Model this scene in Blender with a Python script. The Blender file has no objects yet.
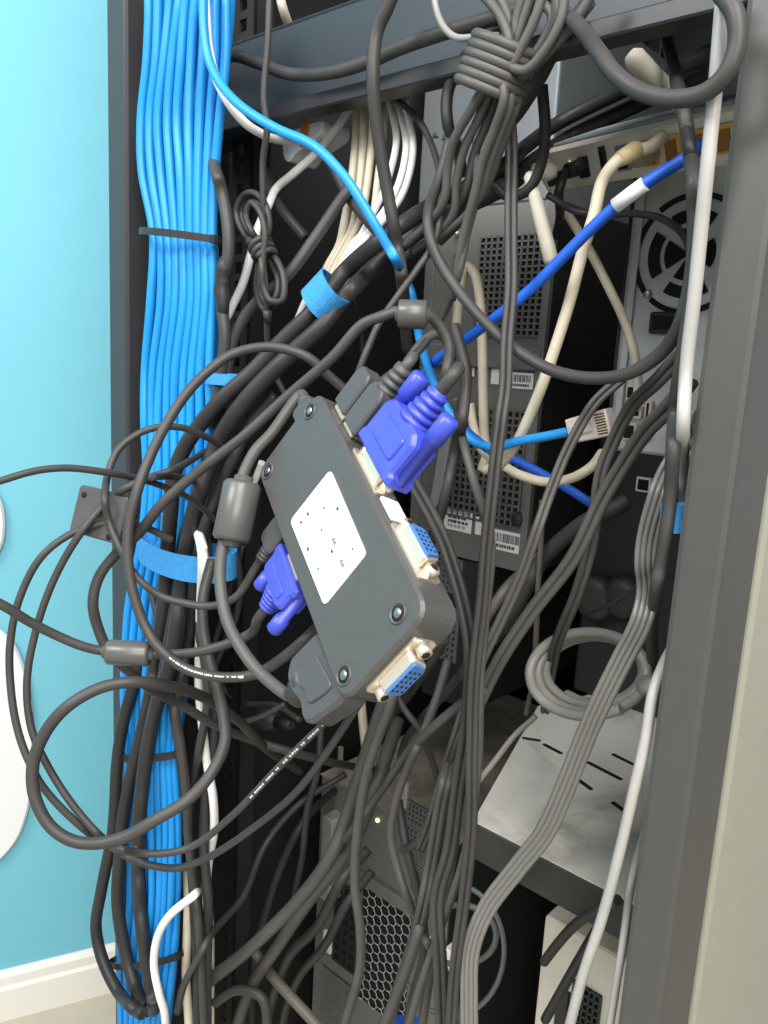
import bpy, math, random
from mathutils import Vector, Matrix
random.seed(7)
SC = bpy.context.scene
COL = SC.collection
FOC = 800.0                                   # focal length for a 768 x 1024 picture
R_ = math.radians
# ------------------------------------------------------------------ camera
PITCH, ROLL = R_(10.7), R_(3.2)
CAM = Vector((0, 0, 1.2))
F = Vector((0, math.cos(PITCH), -math.sin(PITCH)))
R0 = Vector((1, 0, 0)); U0 = Vector((0, math.sin(PITCH), math.cos(PITCH)))
RT = R0*math.cos(ROLL) + U0*math.sin(ROLL)
UP = U0*math.cos(ROLL) - R0*math.sin(ROLL)
cam = bpy.data.cameras.new('camera'); camo = bpy.data.objects.new('camera', cam); COL.objects.link(camo)
camo.matrix_world = Matrix(((RT.x, UP.x, -F.x, CAM.x), (RT.y, UP.y, -F.y, CAM.y), (RT.z, UP.z, -F.z, CAM.z), (0, 0, 0, 1)))
cam.sensor_fit = 'VERTICAL'; cam.sensor_height = 36; cam.lens = 36*FOC/1024; cam.clip_start = .02
SC.camera = camo
SC.view_settings.view_transform = 'Standard'; SC.view_settings.look = 'None'
SC.view_settings.gamma = 1; SC.view_settings.use_curve_mapping = False
SC.view_settings.exposure = 0.0
# rack axes: W runs along the rack's rear opening (left post to right post), D runs into the rack
ang = R_(48)
W = Vector((math.sin(ang), -math.cos(ang), 0)); D = Vector((math.cos(ang), math.sin(ang), 0)); Z = Vector((0, 0, 1))
E0 = .35

def ray(px, py): return RT*((px-384)/FOC) + UP*((512-py)/FOC) + F
def at(px, py, d): return CAM + ray(px, py)*d
def on_e(px, py, e):
    r = ray(px, py); return CAM + r*(e/r.dot(D))
def on_z(px, py, z):
    r = ray(px, py); return CAM + r*((z-CAM.z)/r.z)
def rk(w, e, z): return W*w + D*e + Z*z
def rw(p): return p.dot(W)
def re_(p): return p.dot(D)
def campix(p):
    q = p-CAM; d = q.dot(F); return 384+FOC*q.dot(RT)/d, 512-FOC*q.dot(UP)/d, d

# ------------------------------------------------------------------ materials
MATS = {}
def mat(name, col, rough=.5, metal=0., var=.0, scale=60., bump=0., spec=.5, coat=0., emit=0, trans=0.):
    if name in MATS: return MATS[name]
    m = bpy.data.materials.new(name); m.use_nodes = True
    nt = m.node_tree; b = nt.nodes['Principled BSDF']
    b.inputs['Base Color'].default_value = (*col, 1); b.inputs['Roughness'].default_value = rough
    b.inputs['Metallic'].default_value = metal; b.inputs['Specular IOR Level'].default_value = spec
    b.inputs['Coat Weight'].default_value = coat
    b.inputs['Transmission Weight'].default_value = trans
    if emit:
        b.inputs['Emission Color'].default_value = (*col, 1); b.inputs['Emission Strength'].default_value = emit
    if var or bump:
        tc = nt.nodes.new('ShaderNodeTexCoord'); n = nt.nodes.new('ShaderNodeTexNoise')
        n.inputs['Scale'].default_value = scale; n.inputs['Detail'].default_value = 4
        nt.links.new(tc.outputs['Object'], n.inputs['Vector'])
        if var:
            r = nt.nodes.new('ShaderNodeValToRGB')
            r.color_ramp.elements[0].color = (*[c*(1-var) for c in col], 1); r.color_ramp.elements[0].position = .3
            r.color_ramp.elements[1].color = (*[min(1, c*(1+var)) for c in col], 1); r.color_ramp.elements[1].position = .7
            nt.links.new(n.outputs['Fac'], r.inputs['Fac']); nt.links.new(r.outputs['Color'], b.inputs['Base Color'])
        if bump:
            bp = nt.nodes.new('ShaderNodeBump'); bp.inputs['Strength'].default_value = bump; bp.inputs['Distance'].default_value = .001
            nt.links.new(n.outputs['Fac'], bp.inputs['Height']); nt.links.new(bp.outputs['Normal'], b.inputs['Normal'])
    MATS[name] = m; return m

def dusty(name, base, dust, scale=18, lo=.38, hi=.62, rough=.85):
    if name in MATS: return MATS[name]
    m = mat(name, base, rough); nt = m.node_tree; b = nt.nodes['Principled BSDF']
    tc = nt.nodes.new('ShaderNodeTexCoord'); n = nt.nodes.new('ShaderNodeTexNoise')
    n.inputs['Scale'].default_value = scale; n.inputs['Detail'].default_value = 8; n.inputs['Roughness'].default_value = .62
    n.inputs['Distortion'].default_value = .8
    r = nt.nodes.new('ShaderNodeValToRGB')
    r.color_ramp.elements[0].color = (*base, 1); r.color_ramp.elements[0].position = lo
    r.color_ramp.elements[1].color = (*dust, 1); r.color_ramp.elements[1].position = hi
    nt.links.new(tc.outputs['Object'], n.inputs['Vector']); nt.links.new(n.outputs['Fac'], r.inputs['Fac'])
    nt.links.new(r.outputs['Color'], b.inputs['Base Color'])
    return m

BLK = mat('black_cable_rubber', (.024, .023, .023), .48, var=.15, scale=25, spec=.35)
BLK2 = mat('charcoal_cable_rubber', (.043, .041, .039), .5, var=.15, scale=25, spec=.35)
GRY = mat('grey_cable_rubber', (.070, .067, .062), .5, var=.15, scale=25, spec=.35)
DEEP = mat('deep_black_sleeve', (.017, .017, .018), .55, spec=.3)
LGRY = mat('light_grey_cable', (.33, .32, .30), .42, var=.12, scale=30)
WHT = mat('white_cable', (.82, .81, .78), .42)
CRM = mat('cream_cable', (.62, .56, .43), .5, var=.1, scale=20)
BLU = mat('sky_blue_cable', (.010, .24, .62), .42, var=.08, scale=8, spec=.4)
BLU2 = mat('mid_blue_cable', (.016, .24, .60), .42, spec=.4)
ROY = mat('royal_blue_cable', (.012, .105, .58), .45)
VBL = mat('violet_blue_plastic', (.05, .072, .50), .38, var=.05)
PORTB = mat('port_blue_plastic', (.045, .15, .40), .45)
VEL = mat('blue_hook_strap', (.03, .23, .52), .9, var=.12, scale=400, bump=.5)
BOXP = mat('black_abs_plastic', (.062, .061, .059), .42, var=.06, scale=150, bump=.06)
PLUGG = mat('dark_grey_plug', (.06, .06, .062), .5)
FERR = mat('ferrite_grey_plastic', (.075, .074, .07), .36)
STEEL = mat('nickel_steel', (.80, .72, .60), .42, .85)
DSTEEL = mat('screw_steel', (.45, .45, .43), .3, 1.)
GALV = mat('galvanised_steel', (.55, .56, .55), .45, .55, var=.1, scale=40)
RACK = mat('rack_black_paint', (.011, .011, .012), .5, var=.1, scale=30)
RACKG = mat('rack_charcoal_paint', (.055, .053, .050), .45, var=.04, scale=120)
PANEL = mat('panel_slate_paint', (.027, .035, .043), .42, var=.08, scale=12)
CASE = mat('grey_steel_case', (.20, .20, .19), .45, .2, var=.07, scale=20)
CASED = mat('charcoal_and_shade_steel', (.026, .026, .027), .5)  # charcoal steel; also painted shade on the bodies of towers A and C
LATT = mat('grille_steel', (.17, .17, .165), .45, .2)
HOLE = mat('hole_black', (.006, .006, .006), .9)
PAPER = mat('label_paper', (.86, .86, .84), .6)
INK = mat('label_ink', (.06, .06, .06), .7)
GINK = mat('label_grey_ink', (.42, .42, .42), .7)
BEIGE = mat('beige_plastic', (.82, .77, .65), .5, var=.06, scale=15)
CREAMP = mat('cream_plastic', (.62, .59, .48), .5)
YEL = mat('yellow_port', (.70, .42, .10), .5)
CLEAR = mat('clear_plug_plastic', (.86, .78, .74), .18, trans=.35)
GOLD = mat('gold_contacts', (.85, .62, .3), .25, 1.)
ORG = mat('orange_plastic', (.75, .22, .05), .5)
RED = mat('dark_red_plastic', (.25, .02, .04), .5)
LED = mat('led_lamp', (.95, .85, .35), .4, emit=3)
LEDG = mat('led_lamp_green', (.3, .95, .6), .4, emit=2.5)
SHELFD = dusty('dusty_black_shelf', (.36, .32, .21), (.82, .80, .74), 11, .26, .48)
CASEDUST = dusty('dusty_case_top', (.20, .18, .14), (.36, .33, .27), 18)
WALLM = mat('sky_blue_wall_paint', (.165, .49, .60), .7, var=.02, scale=4)
SKIRT = mat('white_skirting_paint', (.78, .76, .70), .5)
FLOORM = mat('beige_floor_tile', (.50, .45, .36), .5, var=.06, scale=6)
SIDEP = mat('pale_grey_green_paint', (.29, .295, .235), .42, var=.03, scale=60)
WHITEP = mat('white_smooth_plastic', (.80, .80, .80), .5)
PRINT = mat('white_cable_print', (.75, .75, .72), .5)

# ------------------------------------------------------------------ mesh builder
class MB:
    def __init__(s): s.v = []; s.f = []; s.m = []; s.mats = []; s.sm = []
    def mi(s, m):
        if m not in s.mats: s.mats.append(m)
        return s.mats.index(m)
    def add(s, vs, fs, m, smooth=False):
        o = len(s.v); k = s.mi(m); s.v += [Vector(v) for v in vs]
        for f in fs: s.f.append([o+i for i in f]); s.m.append(k); s.sm.append(smooth)
    def box(s, fr, a, b, m, bev=0.):
        """box between local corners a, b of frame fr (function local -> world), with chamfered edges"""
        x0, y0, z0 = [min(p, q) for p, q in zip(a, b)]; x1, y1, z1 = [max(p, q) for p, q in zip(a, b)]
        if bev <= 0:
            vs = [fr(x, y, z) for z in (z0, z1) for y in (y0, y1) for x in (x0, x1)]
            s.add(vs, [(0, 2, 3, 1), (4, 5, 7, 6), (0, 1, 5, 4), (2, 6, 7, 3), (0, 4, 6, 2), (1, 3, 7, 5)], m); return
        bev = min(bev, .49*(x1-x0), .49*(y1-y0), .49*(z1-z0))
        s.prism(fr, [(x0, y0), (x1, y0), (x1, y1), (x0, y1)], z0, z1, m, rad=bev, bev=bev*.7, seg=2)
    def prism(s, fr, poly, z0, z1, m, rad=0., bev=0., seg=4):
        """extruded polygon with rounded corners and chamfered rims"""
        def rounded(pl, r):
            if r <= 0: return list(pl)
            out = []; n = len(pl)
            for i in range(n):
                p = Vector((*pl[i], 0)); a = Vector((*pl[i-1], 0)); b = Vector((*pl[(i+1) % n], 0))
                u = (a-p); v = (b-p); lu, lv = u.length, v.length; u /= lu; v /= lv
                t = min(r, lu*.49, lv*.49)
                p0 = p+u*t; p1 = p+v*t
                for k in range(seg+1):
                    q = k/seg; pt = p0*(1-q)**2 + p*2*q*(1-q) + p1*q*q
                    out.append((pt.x, pt.y))
            return out
        pl = rounded(poly, rad); n = len(pl)
        cx = sum(p[0] for p in pl)/n; cy = sum(p[1] for p in pl)/n
        area = sum(pl[i][0]*pl[(i+1) % n][1]-pl[(i+1) % n][0]*pl[i][1] for i in range(n))
        sg = 1 if area > 0 else -1
        def inset(d):
            out = []
            for i in range(n):
                a = Vector(pl[i-1]); p = Vector(pl[i]); b = Vector(pl[(i+1) % n])
                t = (b-a)
                if t.length < 1e-9: out.append(pl[i]); continue
                t.normalize(); nx, ny = -t.y*sg, t.x*sg
                out.append((p.x+nx*d, p.y+ny*d))
            return out
        rings = []
        if bev > 0:
            ins = inset(bev)
            rings = [(ins, z0), (pl, z0+bev), (pl, z1-bev), (ins, z1)]
        else: rings = [(pl, z0), (pl, z1)]
        vs = []
        for r, z in rings: vs += [fr(x, y, z) for x, y in r]
        fs = [tuple(reversed(range(n)))]
        for k in range(len(rings)-1):
            for i in range(n):
                j = (i+1) % n; fs.append((k*n+i, k*n+j, (k+1)*n+j, (k+1)*n+i))
        fs.append(tuple(range((len(rings)-1)*n, len(rings)*n)))
        s.add(vs, fs, m)
    def sweep(s, pts, rads, m, n=10, cap=True, flat=None):
        """tube along world points; rads per point"""
        N = len(pts); vs = []; t = []
        for i in range(N):
            d = pts[min(i+1, N-1)]-pts[max(i-1, 0)]
            t.append(d.normalized() if d.length > 1e-9 else (t[-1] if t else Vector((0, 0, 1))))
        ref = Vector((0, 0, 1)) if abs(t[0].z) < .9 else Vector((1, 0, 0))
        u = (ref - t[0]*ref.dot(t[0])).normalized()
        for i in range(N):
            u = (u - t[i]*u.dot(t[i]));
            if u.length < 1e-6: u = t[i].orthogonal()
            u.normalize(); w = t[i].cross(u)
            for k in range(n):
                a = 2*math.pi*k/n; vs.append(pts[i] + (u*math.cos(a)+w*math.sin(a))*rads[i])
        fs = []
        for i in range(N-1):
            for k in range(n):
                j = (k+1) % n; fs.append((i*n+k, i*n+j, (i+1)*n+j, (i+1)*n+k))
        s.add(vs, fs, m, True)
        if cap:
            o = len(s.v)-N*n
            s.f.append([o+k for k in reversed(range(n))]); s.m.append(s.mi(m)); s.sm.append(False)
            s.f.append([o+(N-1)*n+k for k in range(n)]); s.m.append(s.mi(m)); s.sm.append(False)
    def cyl(s, p0, p1, r0, r1, m, n=20): s.sweep([p0, p1], [r0, r1], m, n)
    def lathe(s, p, axis, prof, m, n=24):
        """prof: (distance along axis, radius)"""
        axis = axis.normalized()
        u = axis.orthogonal().normalized(); w = axis.cross(u); vs = []
        for h, r in prof:
            for k in range(n):
                a = 2*math.pi*k/n; vs.append(p+axis*h+(u*math.cos(a)+w*math.sin(a))*r)
        fs = []
        for i in range(len(prof)-1):
            for k in range(n):
                j = (k+1) % n; fs.append((i*n+k, i*n+j, (i+1)*n+j, (i+1)*n+k))
        fs.append(tuple(reversed(range(n)))); fs.append(tuple(range((len(prof)-1)*n, len(prof)*n)))
        s.add(vs, fs, m, True)
    def band(s, c, axis, ua, ra, rb, width, th, m, n=40, start=0., end=2*math.pi, wob=0.):
        """flat strap: elliptical ring round an axis. ua = direction of the ra radius"""
        axis = axis.normalized(); u = (ua-axis*ua.dot(axis)).normalized(); w = axis.cross(u); vs = []; fs = []
        full = abs(end-start-2*math.pi) < 1e-6
        for i in range(n + (0 if full else 1)):
            a = start+(end-start)*i/n
            sh = axis*(wob*math.sin(a*2+.7))
            for (dr, h) in ((0, -.5), (th, -.5), (th, .5), (0, .5)):
                vs.append(c+u*(ra+dr)*math.cos(a)+w*(rb+dr)*math.sin(a)+axis*h*width+sh)
        N = n if full else n+1
        for i in range(n):
            j = (i+1) % N
            for k in range(4):
                l = (k+1) % 4; fs.append((i*4+k, j*4+k, j*4+l, i*4+l))
        if not full: fs += [(0, 1, 2, 3), tuple(n*4+k for k in (3, 2, 1, 0))]
        s.add(vs, fs, m)
    def build(s, name, parent=None, origin=None):
        me = bpy.data.meshes.new(name)
        wl = Vector((0, 0, 0))
        if parent is not None:
            p = parent
            while p is not None: wl = wl + p.location; p = p.parent
        if origin is None:
            if parent is None:
                lo = Vector([min(v[i] for v in s.v) for i in range(3)]); hi = Vector([max(v[i] for v in s.v) for i in range(3)])
                origin = (lo+hi)/2; origin.z = lo.z
            else: origin = wl
        me.from_pydata([tuple(v-origin) for v in s.v], [], s.f)
        for m in s.mats: me.materials.append(m)
        me.polygons.foreach_set('material_index', s.m); me.polygons.foreach_set('use_smooth', s.sm)
        me.update()
        # consistent outward normals
        import bmesh
        bm = bmesh.new(); bm.from_mesh(me); bmesh.ops.recalc_face_normals(bm, faces=bm.faces); bm.to_mesh(me); bm.free()
        o = bpy.data.objects.new(name, me); COL.objects.link(o)
        if parent is not None: o.parent = parent; o.location = origin-wl
        else: o.location = origin
        return o

def tag(o, label=None, cat=None, group=None, kind=None):
    if label: o['label'] = label
    if cat: o['category'] = cat
    if group: o['group'] = group
    if kind: o['kind'] = kind
    return o
def empty(name, loc, label, cat, group=None):
    o = bpy.data.objects.new(name, None); COL.objects.link(o); o.location = loc; o.empty_display_size = .02
    return tag(o, label, cat, group)
def frame(o, x, y, z):
    x = x.normalized(); y = y.normalized(); z = z.normalized()
    return lambda a, b, c: o + x*a + y*b + z*c

# ------------------------------------------------------------------ cables
def spline(P, sub=10):
    out = []; n = len(P)
    if n == 2: return [P[0].lerp(P[1], k/10) for k in range(11)]
    for i in range(n-1):
        p0 = P[max(i-1, 0)]; p1 = P[i]; p2 = P[i+1]; p3 = P[min(i+2, n-1)]
        if i == 0: p0 = p1*2-p2
        if i == n-2: p3 = p2*2-p1
        # centripetal Catmull-Rom
        t0 = 0; t1 = t0+max((p1-p0).length, 1e-5)**.5; t2 = t1+max((p2-p1).length, 1e-5)**.5; t3 = t2+max((p3-p2).length, 1e-5)**.5
        for k in range(sub):
            t = t1+(t2-t1)*k/sub
            a1 = p0*((t1-t)/(t1-t0))+p1*((t-t0)/(t1-t0)); a2 = p1*((t2-t)/(t2-t1))+p2*((t-t1)/(t2-t1)); a3 = p2*((t3-t)/(t3-t2))+p3*((t-t2)/(t3-t2))
            b1 = a1*((t2-t)/(t2-t0))+a2*((t-t0)/(t2-t0)); b2 = a2*((t3-t)/(t3-t1))+a3*((t-t1)/(t3-t1))
            out.append(b1*((t2-t)/(t2-t1))+b2*((t-t1)/(t2-t1)))
    out.append(P[-1]); return out
def path3(pts, z, mode):
    """pts: (px, py[, depth]) ; depth is metres from the lens (mode d) or from the camera along the rack axis (mode e)"""
    out = []; cur = z
    for p in pts:
        if isinstance(p, Vector): out.append(p); continue
        if len(p) > 2: cur = p[2]
        out.append(at(p[0], p[1], cur) if mode == 'd' else on_e(p[0], p[1], cur))
    return out
def cord_mesh(P, wpx, m, cores=1, sides=10, jitter=0., gap=1.0, ribs=None):
    C = spline(P)
    dm = sum((p-CAM).dot(F) for p in C)/len(C)
    r = wpx/2*dm/FOC
    if cores > 1: r /= (1+(cores-1)*gap)
    b = MB()
    for k in range(cores):
        off = (k-(cores-1)/2)*2*r*gap
        Q = []
        for i, p in enumerate(C):
            q = p
            if cores > 1:
                t = (C[min(i+1, len(C)-1)]-C[max(i-1, 0)])
                side = t.cross(p-CAM)
                if side.length > 1e-9: q = p+side.normalized()*off
            Q.append(q)
        b.sweep(Q, [r]*len(Q), m, sides)
    return b, C, r
def cable(name, label, pts, w, m, z=.345, mode='e', cat='cable', group=None, cores=1, gap=1., printed=None, sides=10):
    P = path3(pts, z, mode); b, C, r = cord_mesh(P, w, m, cores, sides, gap=gap)
    o = b.build(name); tag(o, label, cat, group)
    LAID.append((o, C, r, cores, sides, P, 0, printed))
    return o, C, r
LAID = []
def marks(o, C, r, rng):
    b = MB(); n = len(C); a, e = int(rng[0]*n), int(rng[1]*n)
    rnd = random.Random(n)
    i = a
    while i < e-1:
        p, q = C[i], C[i+1]
        for s0, s1 in ((.05, .35), (.45, .62), (.7, .95)):
            if rnd.random() < .8:
                t = (q-p).normalized(); side = (CAM-p); side = (side-t*side.dot(t)).normalized()
                b.sweep([p.lerp(q, s0)+side*r*.62, p.lerp(q, s1)+side*r*.62], [r*.42, r*.42], PRINT, 6)
        i += 1
    k = b.build('printed_marking', o); k['label'] = 'white printed characters along the cable'

# ================================================================== SETTING
P0 = on_z(50, 958, .095)
WD = Vector((math.sin(R_(64.5)), math.cos(R_(64.5)), 0)); WN = Vector((WD.y, -WD.x, 0))   # WN points to the camera side
fw = frame(Vector((P0.x, P0.y, 0)), WD, -WN, Z)          # x along wall, y into wall
b = MB(); b.box(fw, (-2.2, .0, 0), (3.2, .1, 2.7), WALLM); tag(b.build('wall_left'), kind='structure')
b = MB(); b.prism(lambda x, y, z: fw(z, x, y), [(0, 0), (0, .095), (-.004, .095), (-.010, .085), (-.010, .068), (-.014, .062), (-.014, 0)], -2.2, 3.2, SKIRT)
tag(b.build('baseboard_left'), kind='structure')
b = MB(); b.box(lambda x, y, z: Vector((x, y, z)), (-3, -2.5, -.05), (4, 4, 0), FLOORM); tag(b.build('floor'), kind='structure')

# white rounded shapes on the wall at the left edge
def on_wall(px, py, off=0.):
    r = ray(px, py); n = WN; o = Vector((P0.x, P0.y, 0))+WN*off
    return CAM + r*((o-CAM).dot(n)/r.dot(n))
def wall_shape(name, label, pix):
    fr = frame(Vector((P0.x, P0.y, 0)), WD, Z, WN)
    pl = []
    for px, py in pix:
        p = on_wall(px, py)-Vector((P0.x, P0.y, 0)); pl.append((p.dot(WD), p.z))
    b = MB(); b.prism(fr, pl, .0005, .012, WHITEP, rad=.03, bev=.004, seg=5)
    return tag(b.build(name), label, 'wall decoration')
wall_shape('wall_decoration', 'large white rounded cutout shape on the blue wall at the left picture edge',
           [(-190, 700), (-150, 600), (-60, 590), (0, 627), (14, 640), (25, 665), (32, 698), (34, 745), (31, 800), (19, 838), (-10, 868), (-90, 880), (-160, 820)])
wall_shape('wall_decoration', 'small white rounded cutout above the larger white shape on the blue wall',
           [(-90, 480), (-20, 470), (2, 498), (6, 522), (3, 548), (-20, 575), (-90, 565)])

# ================================================================== RACK
lp = on_e(109, 360, E0); rp = on_e(695, 400, E0)
WL = rw(lp); WR_IN = rw(rp); PW = .028
PWR = .0215
WR = WR_IN+PWR
root = empty('server_rack', rk((WL+WR)/2, .9, 0), 'tall black open equipment rack full of computers and tangled cables', 'rack')
fr = frame(Vector((0, 0, 0)), W, D, Z)
RACKL = mat('rack_dark_shade_paint', (.030, .030, .032), .42, var=.04, scale=120)
def post(w0, w1, m):
    b = MB(); b.box(fr, (w0, E0, .0), (w1, E0+.045, 2.0), m, .003); return b
post(WL, WL+PW, RACKL).build('post', root)  # darker copy of the rack paint carries the shade of the inner face
post(WR_IN, WR, RACKG).build('post', root)
b = MB(); b.box(fr, (WL, 1.25, 0), (WL+PW, 1.3, 2), RACK, .003); b.build('post', root)
b = MB(); b.box(fr, (WR_IN, 1.25, 0), (WR, 1.3, 2), RACK, .003); b.build('post', root)
b = MB(); b.box(fr, (WL+.002, E0+.04, .03), (WL+.006, 1.26, 1.98), RACK); b.build('side_panel', root)
b = MB(); b.box(fr, (WR-.006, E0+.046, .03), (WR+.002, 1.26, 1.98), SIDEP, .002); k = b.build('side_panel', root); k['label'] = 'pale grey green side panel'
b = MB(); b.box(fr, (WL, E0, 2.0), (WR, 1.3, 2.03), RACK, .004); b.build('top_panel', root)
b = MB(); b.box(fr, (WL+.02, 1.28, .03), (WR-.02, 1.295, 1.98), RACK); b.build('front_door', root)
b = MB(); b.box(fr, (WL, E0+.05, 0), (WR, 1.3, .05), RACK, .004); b.build('base', root)

# mounting rail with square holes at the left
def rail(px, py0, e, wid, name='mounting_rail', hole=.0095, pitch=.0159, m=RACK, depth=.02):
    p = on_e(px, py0, e); w0 = rw(p)
    b = MB(); zt, zb = 1.95, .1
    # strip built from two side bars and the bridges between the holes
    b.box(fr, (w0-wid/2, e, zb), (w0-hole/2, e+.0025, zt), m); b.box(fr, (w0+hole/2, e, zb), (w0+wid/2, e+.0025, zt), m)
    z = zb
    while z < zt:
        b.box(fr, (w0-hole/2, e, z), (w0+hole/2, e+.0025, z+pitch-hole), m); z += pitch
    b.box(fr, (w0+wid/2-.002, e, zb), (w0+wid/2, e+depth, zt), m)
    return b.build(name, root)
rail(243, 30, .44, .030)
rail(304, 230, .58, .026, m=mat('rail_grey_paint', (.10, .105, .11), .4, .2), hole=.007, pitch=.032, depth=.014)

# ------------------------------------------------------------------ upper panel bridging the rack
EP = .41
a = on_e(213, 55, EP); c = on_e(277, 110, EP)
wz0, wz1 = c.z-.002, a.z
wA = rw(on_e(211, 90, EP))
b = MB(); b.box(fr, (wA, EP, wz0), (WR_IN+.01, EP+.003, wz1+.004), PANEL, .001); pan = b.build('rack_panel', root); pan['label'] = 'dark slate cable panel across the top'
b = MB(); b.box(fr, (wA, EP-.016, wz0-.010), (WR_IN+.01, EP+.001, wz0), RACKL, .0015); b.build('bottom_lip', pan)
b = MB(); b.box(fr, (wA, EP, wz1), (WR_IN+.01, EP+.05, wz1+.004), PANEL, .0015); b.build('top_flange', pan)
b = MB(); b.box(fr, (wA-.012, EP-.006, wz0-.014), (wA+.006, EP+.02, wz1-.004), RACK, .003); b.build('mounting_ear', pan)

# ------------------------------------------------------------------ computers
def local(px, py, e): p = on_e(px, py, e); return rw(p), p.z
def grille(b, e, w0, w1, z0, z1, nx, nz, m, bar=.32, back=True, dep=.0025, gap_cols=()):
    if back: b.box(fr, (w0, e-.0004, z0), (w1, e+.0002, z1), HOLE)
    pw = (w1-w0)/nx; pz = (z1-z0)/nz
    for i in range(nx+1):
        c_ = w0+pw*i; h = pw*bar/2*(2.2 if i in gap_cols else 1); b.box(fr, (c_-h, e-dep, z0-pz*bar/2), (c_+h, e-.0003, z1+pz*bar/2), m)
    for j in range(nz+1):
        c_ = z0+pz*j; h = pz*bar/2; b.box(fr, (w0, e-dep, c_-h), (w1, e-.0003, c_+h), m)
def hexgrille(b, e, w0, w1, z0, z1, nx, m, bar):
    b.box(fr, (w0, e-.0004, z0), (w1, e+.0002, z1), HOLE)
    s = (w1-w0)/nx/1.5; h = s*math.sqrt(3); seen = set()
    for i in range(nx):
        j = 0
        while z0+h*(j+.5) < z1:
            cx = w0+s*(.6+1.5*i); cz = z0+h*(j+.5+(.5 if i % 2 else 0)); j += 1
            P = [(cx+s*math.cos(R_(60*k)), cz+s*math.sin(R_(60*k))) for k in range(6)]
            for k in range(6):
                p, q = P[k], P[(k+1) % 6]
                if not (w0 <= (p[0]+q[0])/2 <= w1 and z0 <= (p[1]+q[1])/2 <= z1): continue
                key = (round((p[0]+q[0])*5e3), round((p[1]+q[1])*5e3))
                if key in seen: continue
                seen.add(key)
                b.sweep([rk(p[0], e-.0015, p[1]), rk(q[0], e-.0015, q[1])], [bar, bar], m, 4)
def sticker(b, e, w0, w1, z0, z1, kind='bar', m=PAPER):
    b.box(fr, (w0, e-.0008, z0), (w1, e, z1), m)
    w_ = w1-w0; h = z1-z0; rnd = random.Random(int(w0*1e5))
    if kind == 'bar':
        x = w0+w_*.1
        while x < w1-w_*.1:
            t = w_*rnd.choice((.012, .02, .035)); b.box(fr, (x, e-.0011, z0+h*.42), (min(x+t, w1-w_*.08), e-.0008, z0+h*.85), INK); x += t+w_*rnd.choice((.015, .03))
        x = w0+w_*.12
        while x < w1-w_*.2:
            t = w_*rnd.uniform(.04, .09); b.box(fr, (x, e-.0011, z0+h*.14), (x+t, e-.0008, z0+h*.30), INK); x += t*1.35
    if kind == 'text':
        b.box(fr, (w0+w_*.05, e-.0011, z0+h*.78), (w1-w_*.05, e-.0008, z0+h*.92), GINK)
        for r in range(3):
            x = w0+w_*.15
            while x < w1-w_*.2:
                t = w_*rnd.uniform(.04, .12); b.box(fr, (x, e-.0011, z0+h*(.14+.2*r)), (min(x+t, w1-w_*.1), e-.0008, z0+h*(.26+.2*r)), INK if r else GINK); x += t*1.4

# tower A : charcoal grey tower with two punched grilles
EA = .66
w0, zt = local(431, 212, EA); w1, _ = local(556, 240, EA); _, zb = local(470, 560, EA)
ta = empty('computer_tower', rk((w0+w1)/2, EA+.15, zb), 'grey metal computer tower with two punched square grilles and barcode stickers', 'computer')
b = MB(); b.box(fr, (w0, EA+.002, zb), (w1, EA+.36, zt), CASED, .003); b.box(fr, (w0, EA, zb), (w1, EA+.003, zt), CASE, .001)  # body behind the grey face darkened, shade put into its colour
b.box(fr, (w0, EA-.004, zb), (w0+.012, EA+.001, zt), CASE, .001); b.box(fr, (w1-.008, EA-.004, zb), (w1, EA+.001, zt), CASE, .001)
b.build('case', ta)
def put_grille(parent, e, x0, y0, x1, y1, nx, nz, m=LATT, **k):
    a0, c1 = local(x0, y0, e); a1, _ = local(x1, (y0+y1)/2, e); _, c0 = local(x0, y1, e)
    b = MB(); grille(b, e, a0, a1, c0, c1, nx, nz, m, **k); return b.build('vent_grille', parent)
put_grille(ta, EA, 482, 238, 545, 335, 11, 16, gap_cols=(5,))
put_grille(ta, EA, 455, 405, 524, 515, 12, 16, gap_cols=(7,))
a0, c1 = local(448, 346, EA); a1, _ = local(540, 346, EA); _, c0 = local(448, 362, EA)
b = MB(); b.box(fr, (w0+.002, EA-.006, c0-.004), (w1-.002, EA, c1+.002), CASE, .002); b.build('rib', ta)
def put_sticker(parent, e, x0, y0, x1, y1, kind, label='white printed sticker'):
    a0, c1 = local(x0, y0, e); a1, _ = local(x1, y0, e); _, c0 = local(x0, y1, e)
    b = MB(); sticker(b, e-.001, a0, a1, c0, c1, kind); o = b.build('sticker', parent); o['label'] = label; return o
put_sticker(ta, EA, 466, 362, 476, 376, 'text'); put_sticker(ta, EA, 493, 366, 501, 384, 'none', 'blank white sticker'); put_sticker(ta, EA, 510, 372, 535, 388, 'bar', 'white barcode sticker')
put_sticker(ta, EA, 446, 506, 474, 528, 'text', 'white rounded sticker with small print'); put_sticker(ta, EA, 477, 516, 486, 534, 'none', 'blank white sticker'); put_sticker(ta, EA, 493, 528, 524, 548, 'bar', 'white barcode sticker')
for (x, y, r, m) in ((519, 519, .007, CASED), (459, 257, .003, HOLE), (459, 234, .0025, STEEL), (447, 500, .006, CASED)):
    p = on_e(x, y, EA); b = MB(); b.lathe(p, -D, [(0, r), (.004, r), (.006, r*.7)], m, 16); b.build('screw', ta)
# bright metal edge strip of the tower's side cover
b = MB(); pa = on_e(449, 422, EA-.03); pb = on_e(435, 506, EA-.03)
b.box(frame(pb, W, D, (pa-pb)), (-.006, -.002, 0), (.006, .002, (pa-pb).length), GALV, .0008); k = b.build('cover_strip', ta); k['label'] = 'bright bare metal strip'

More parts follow.
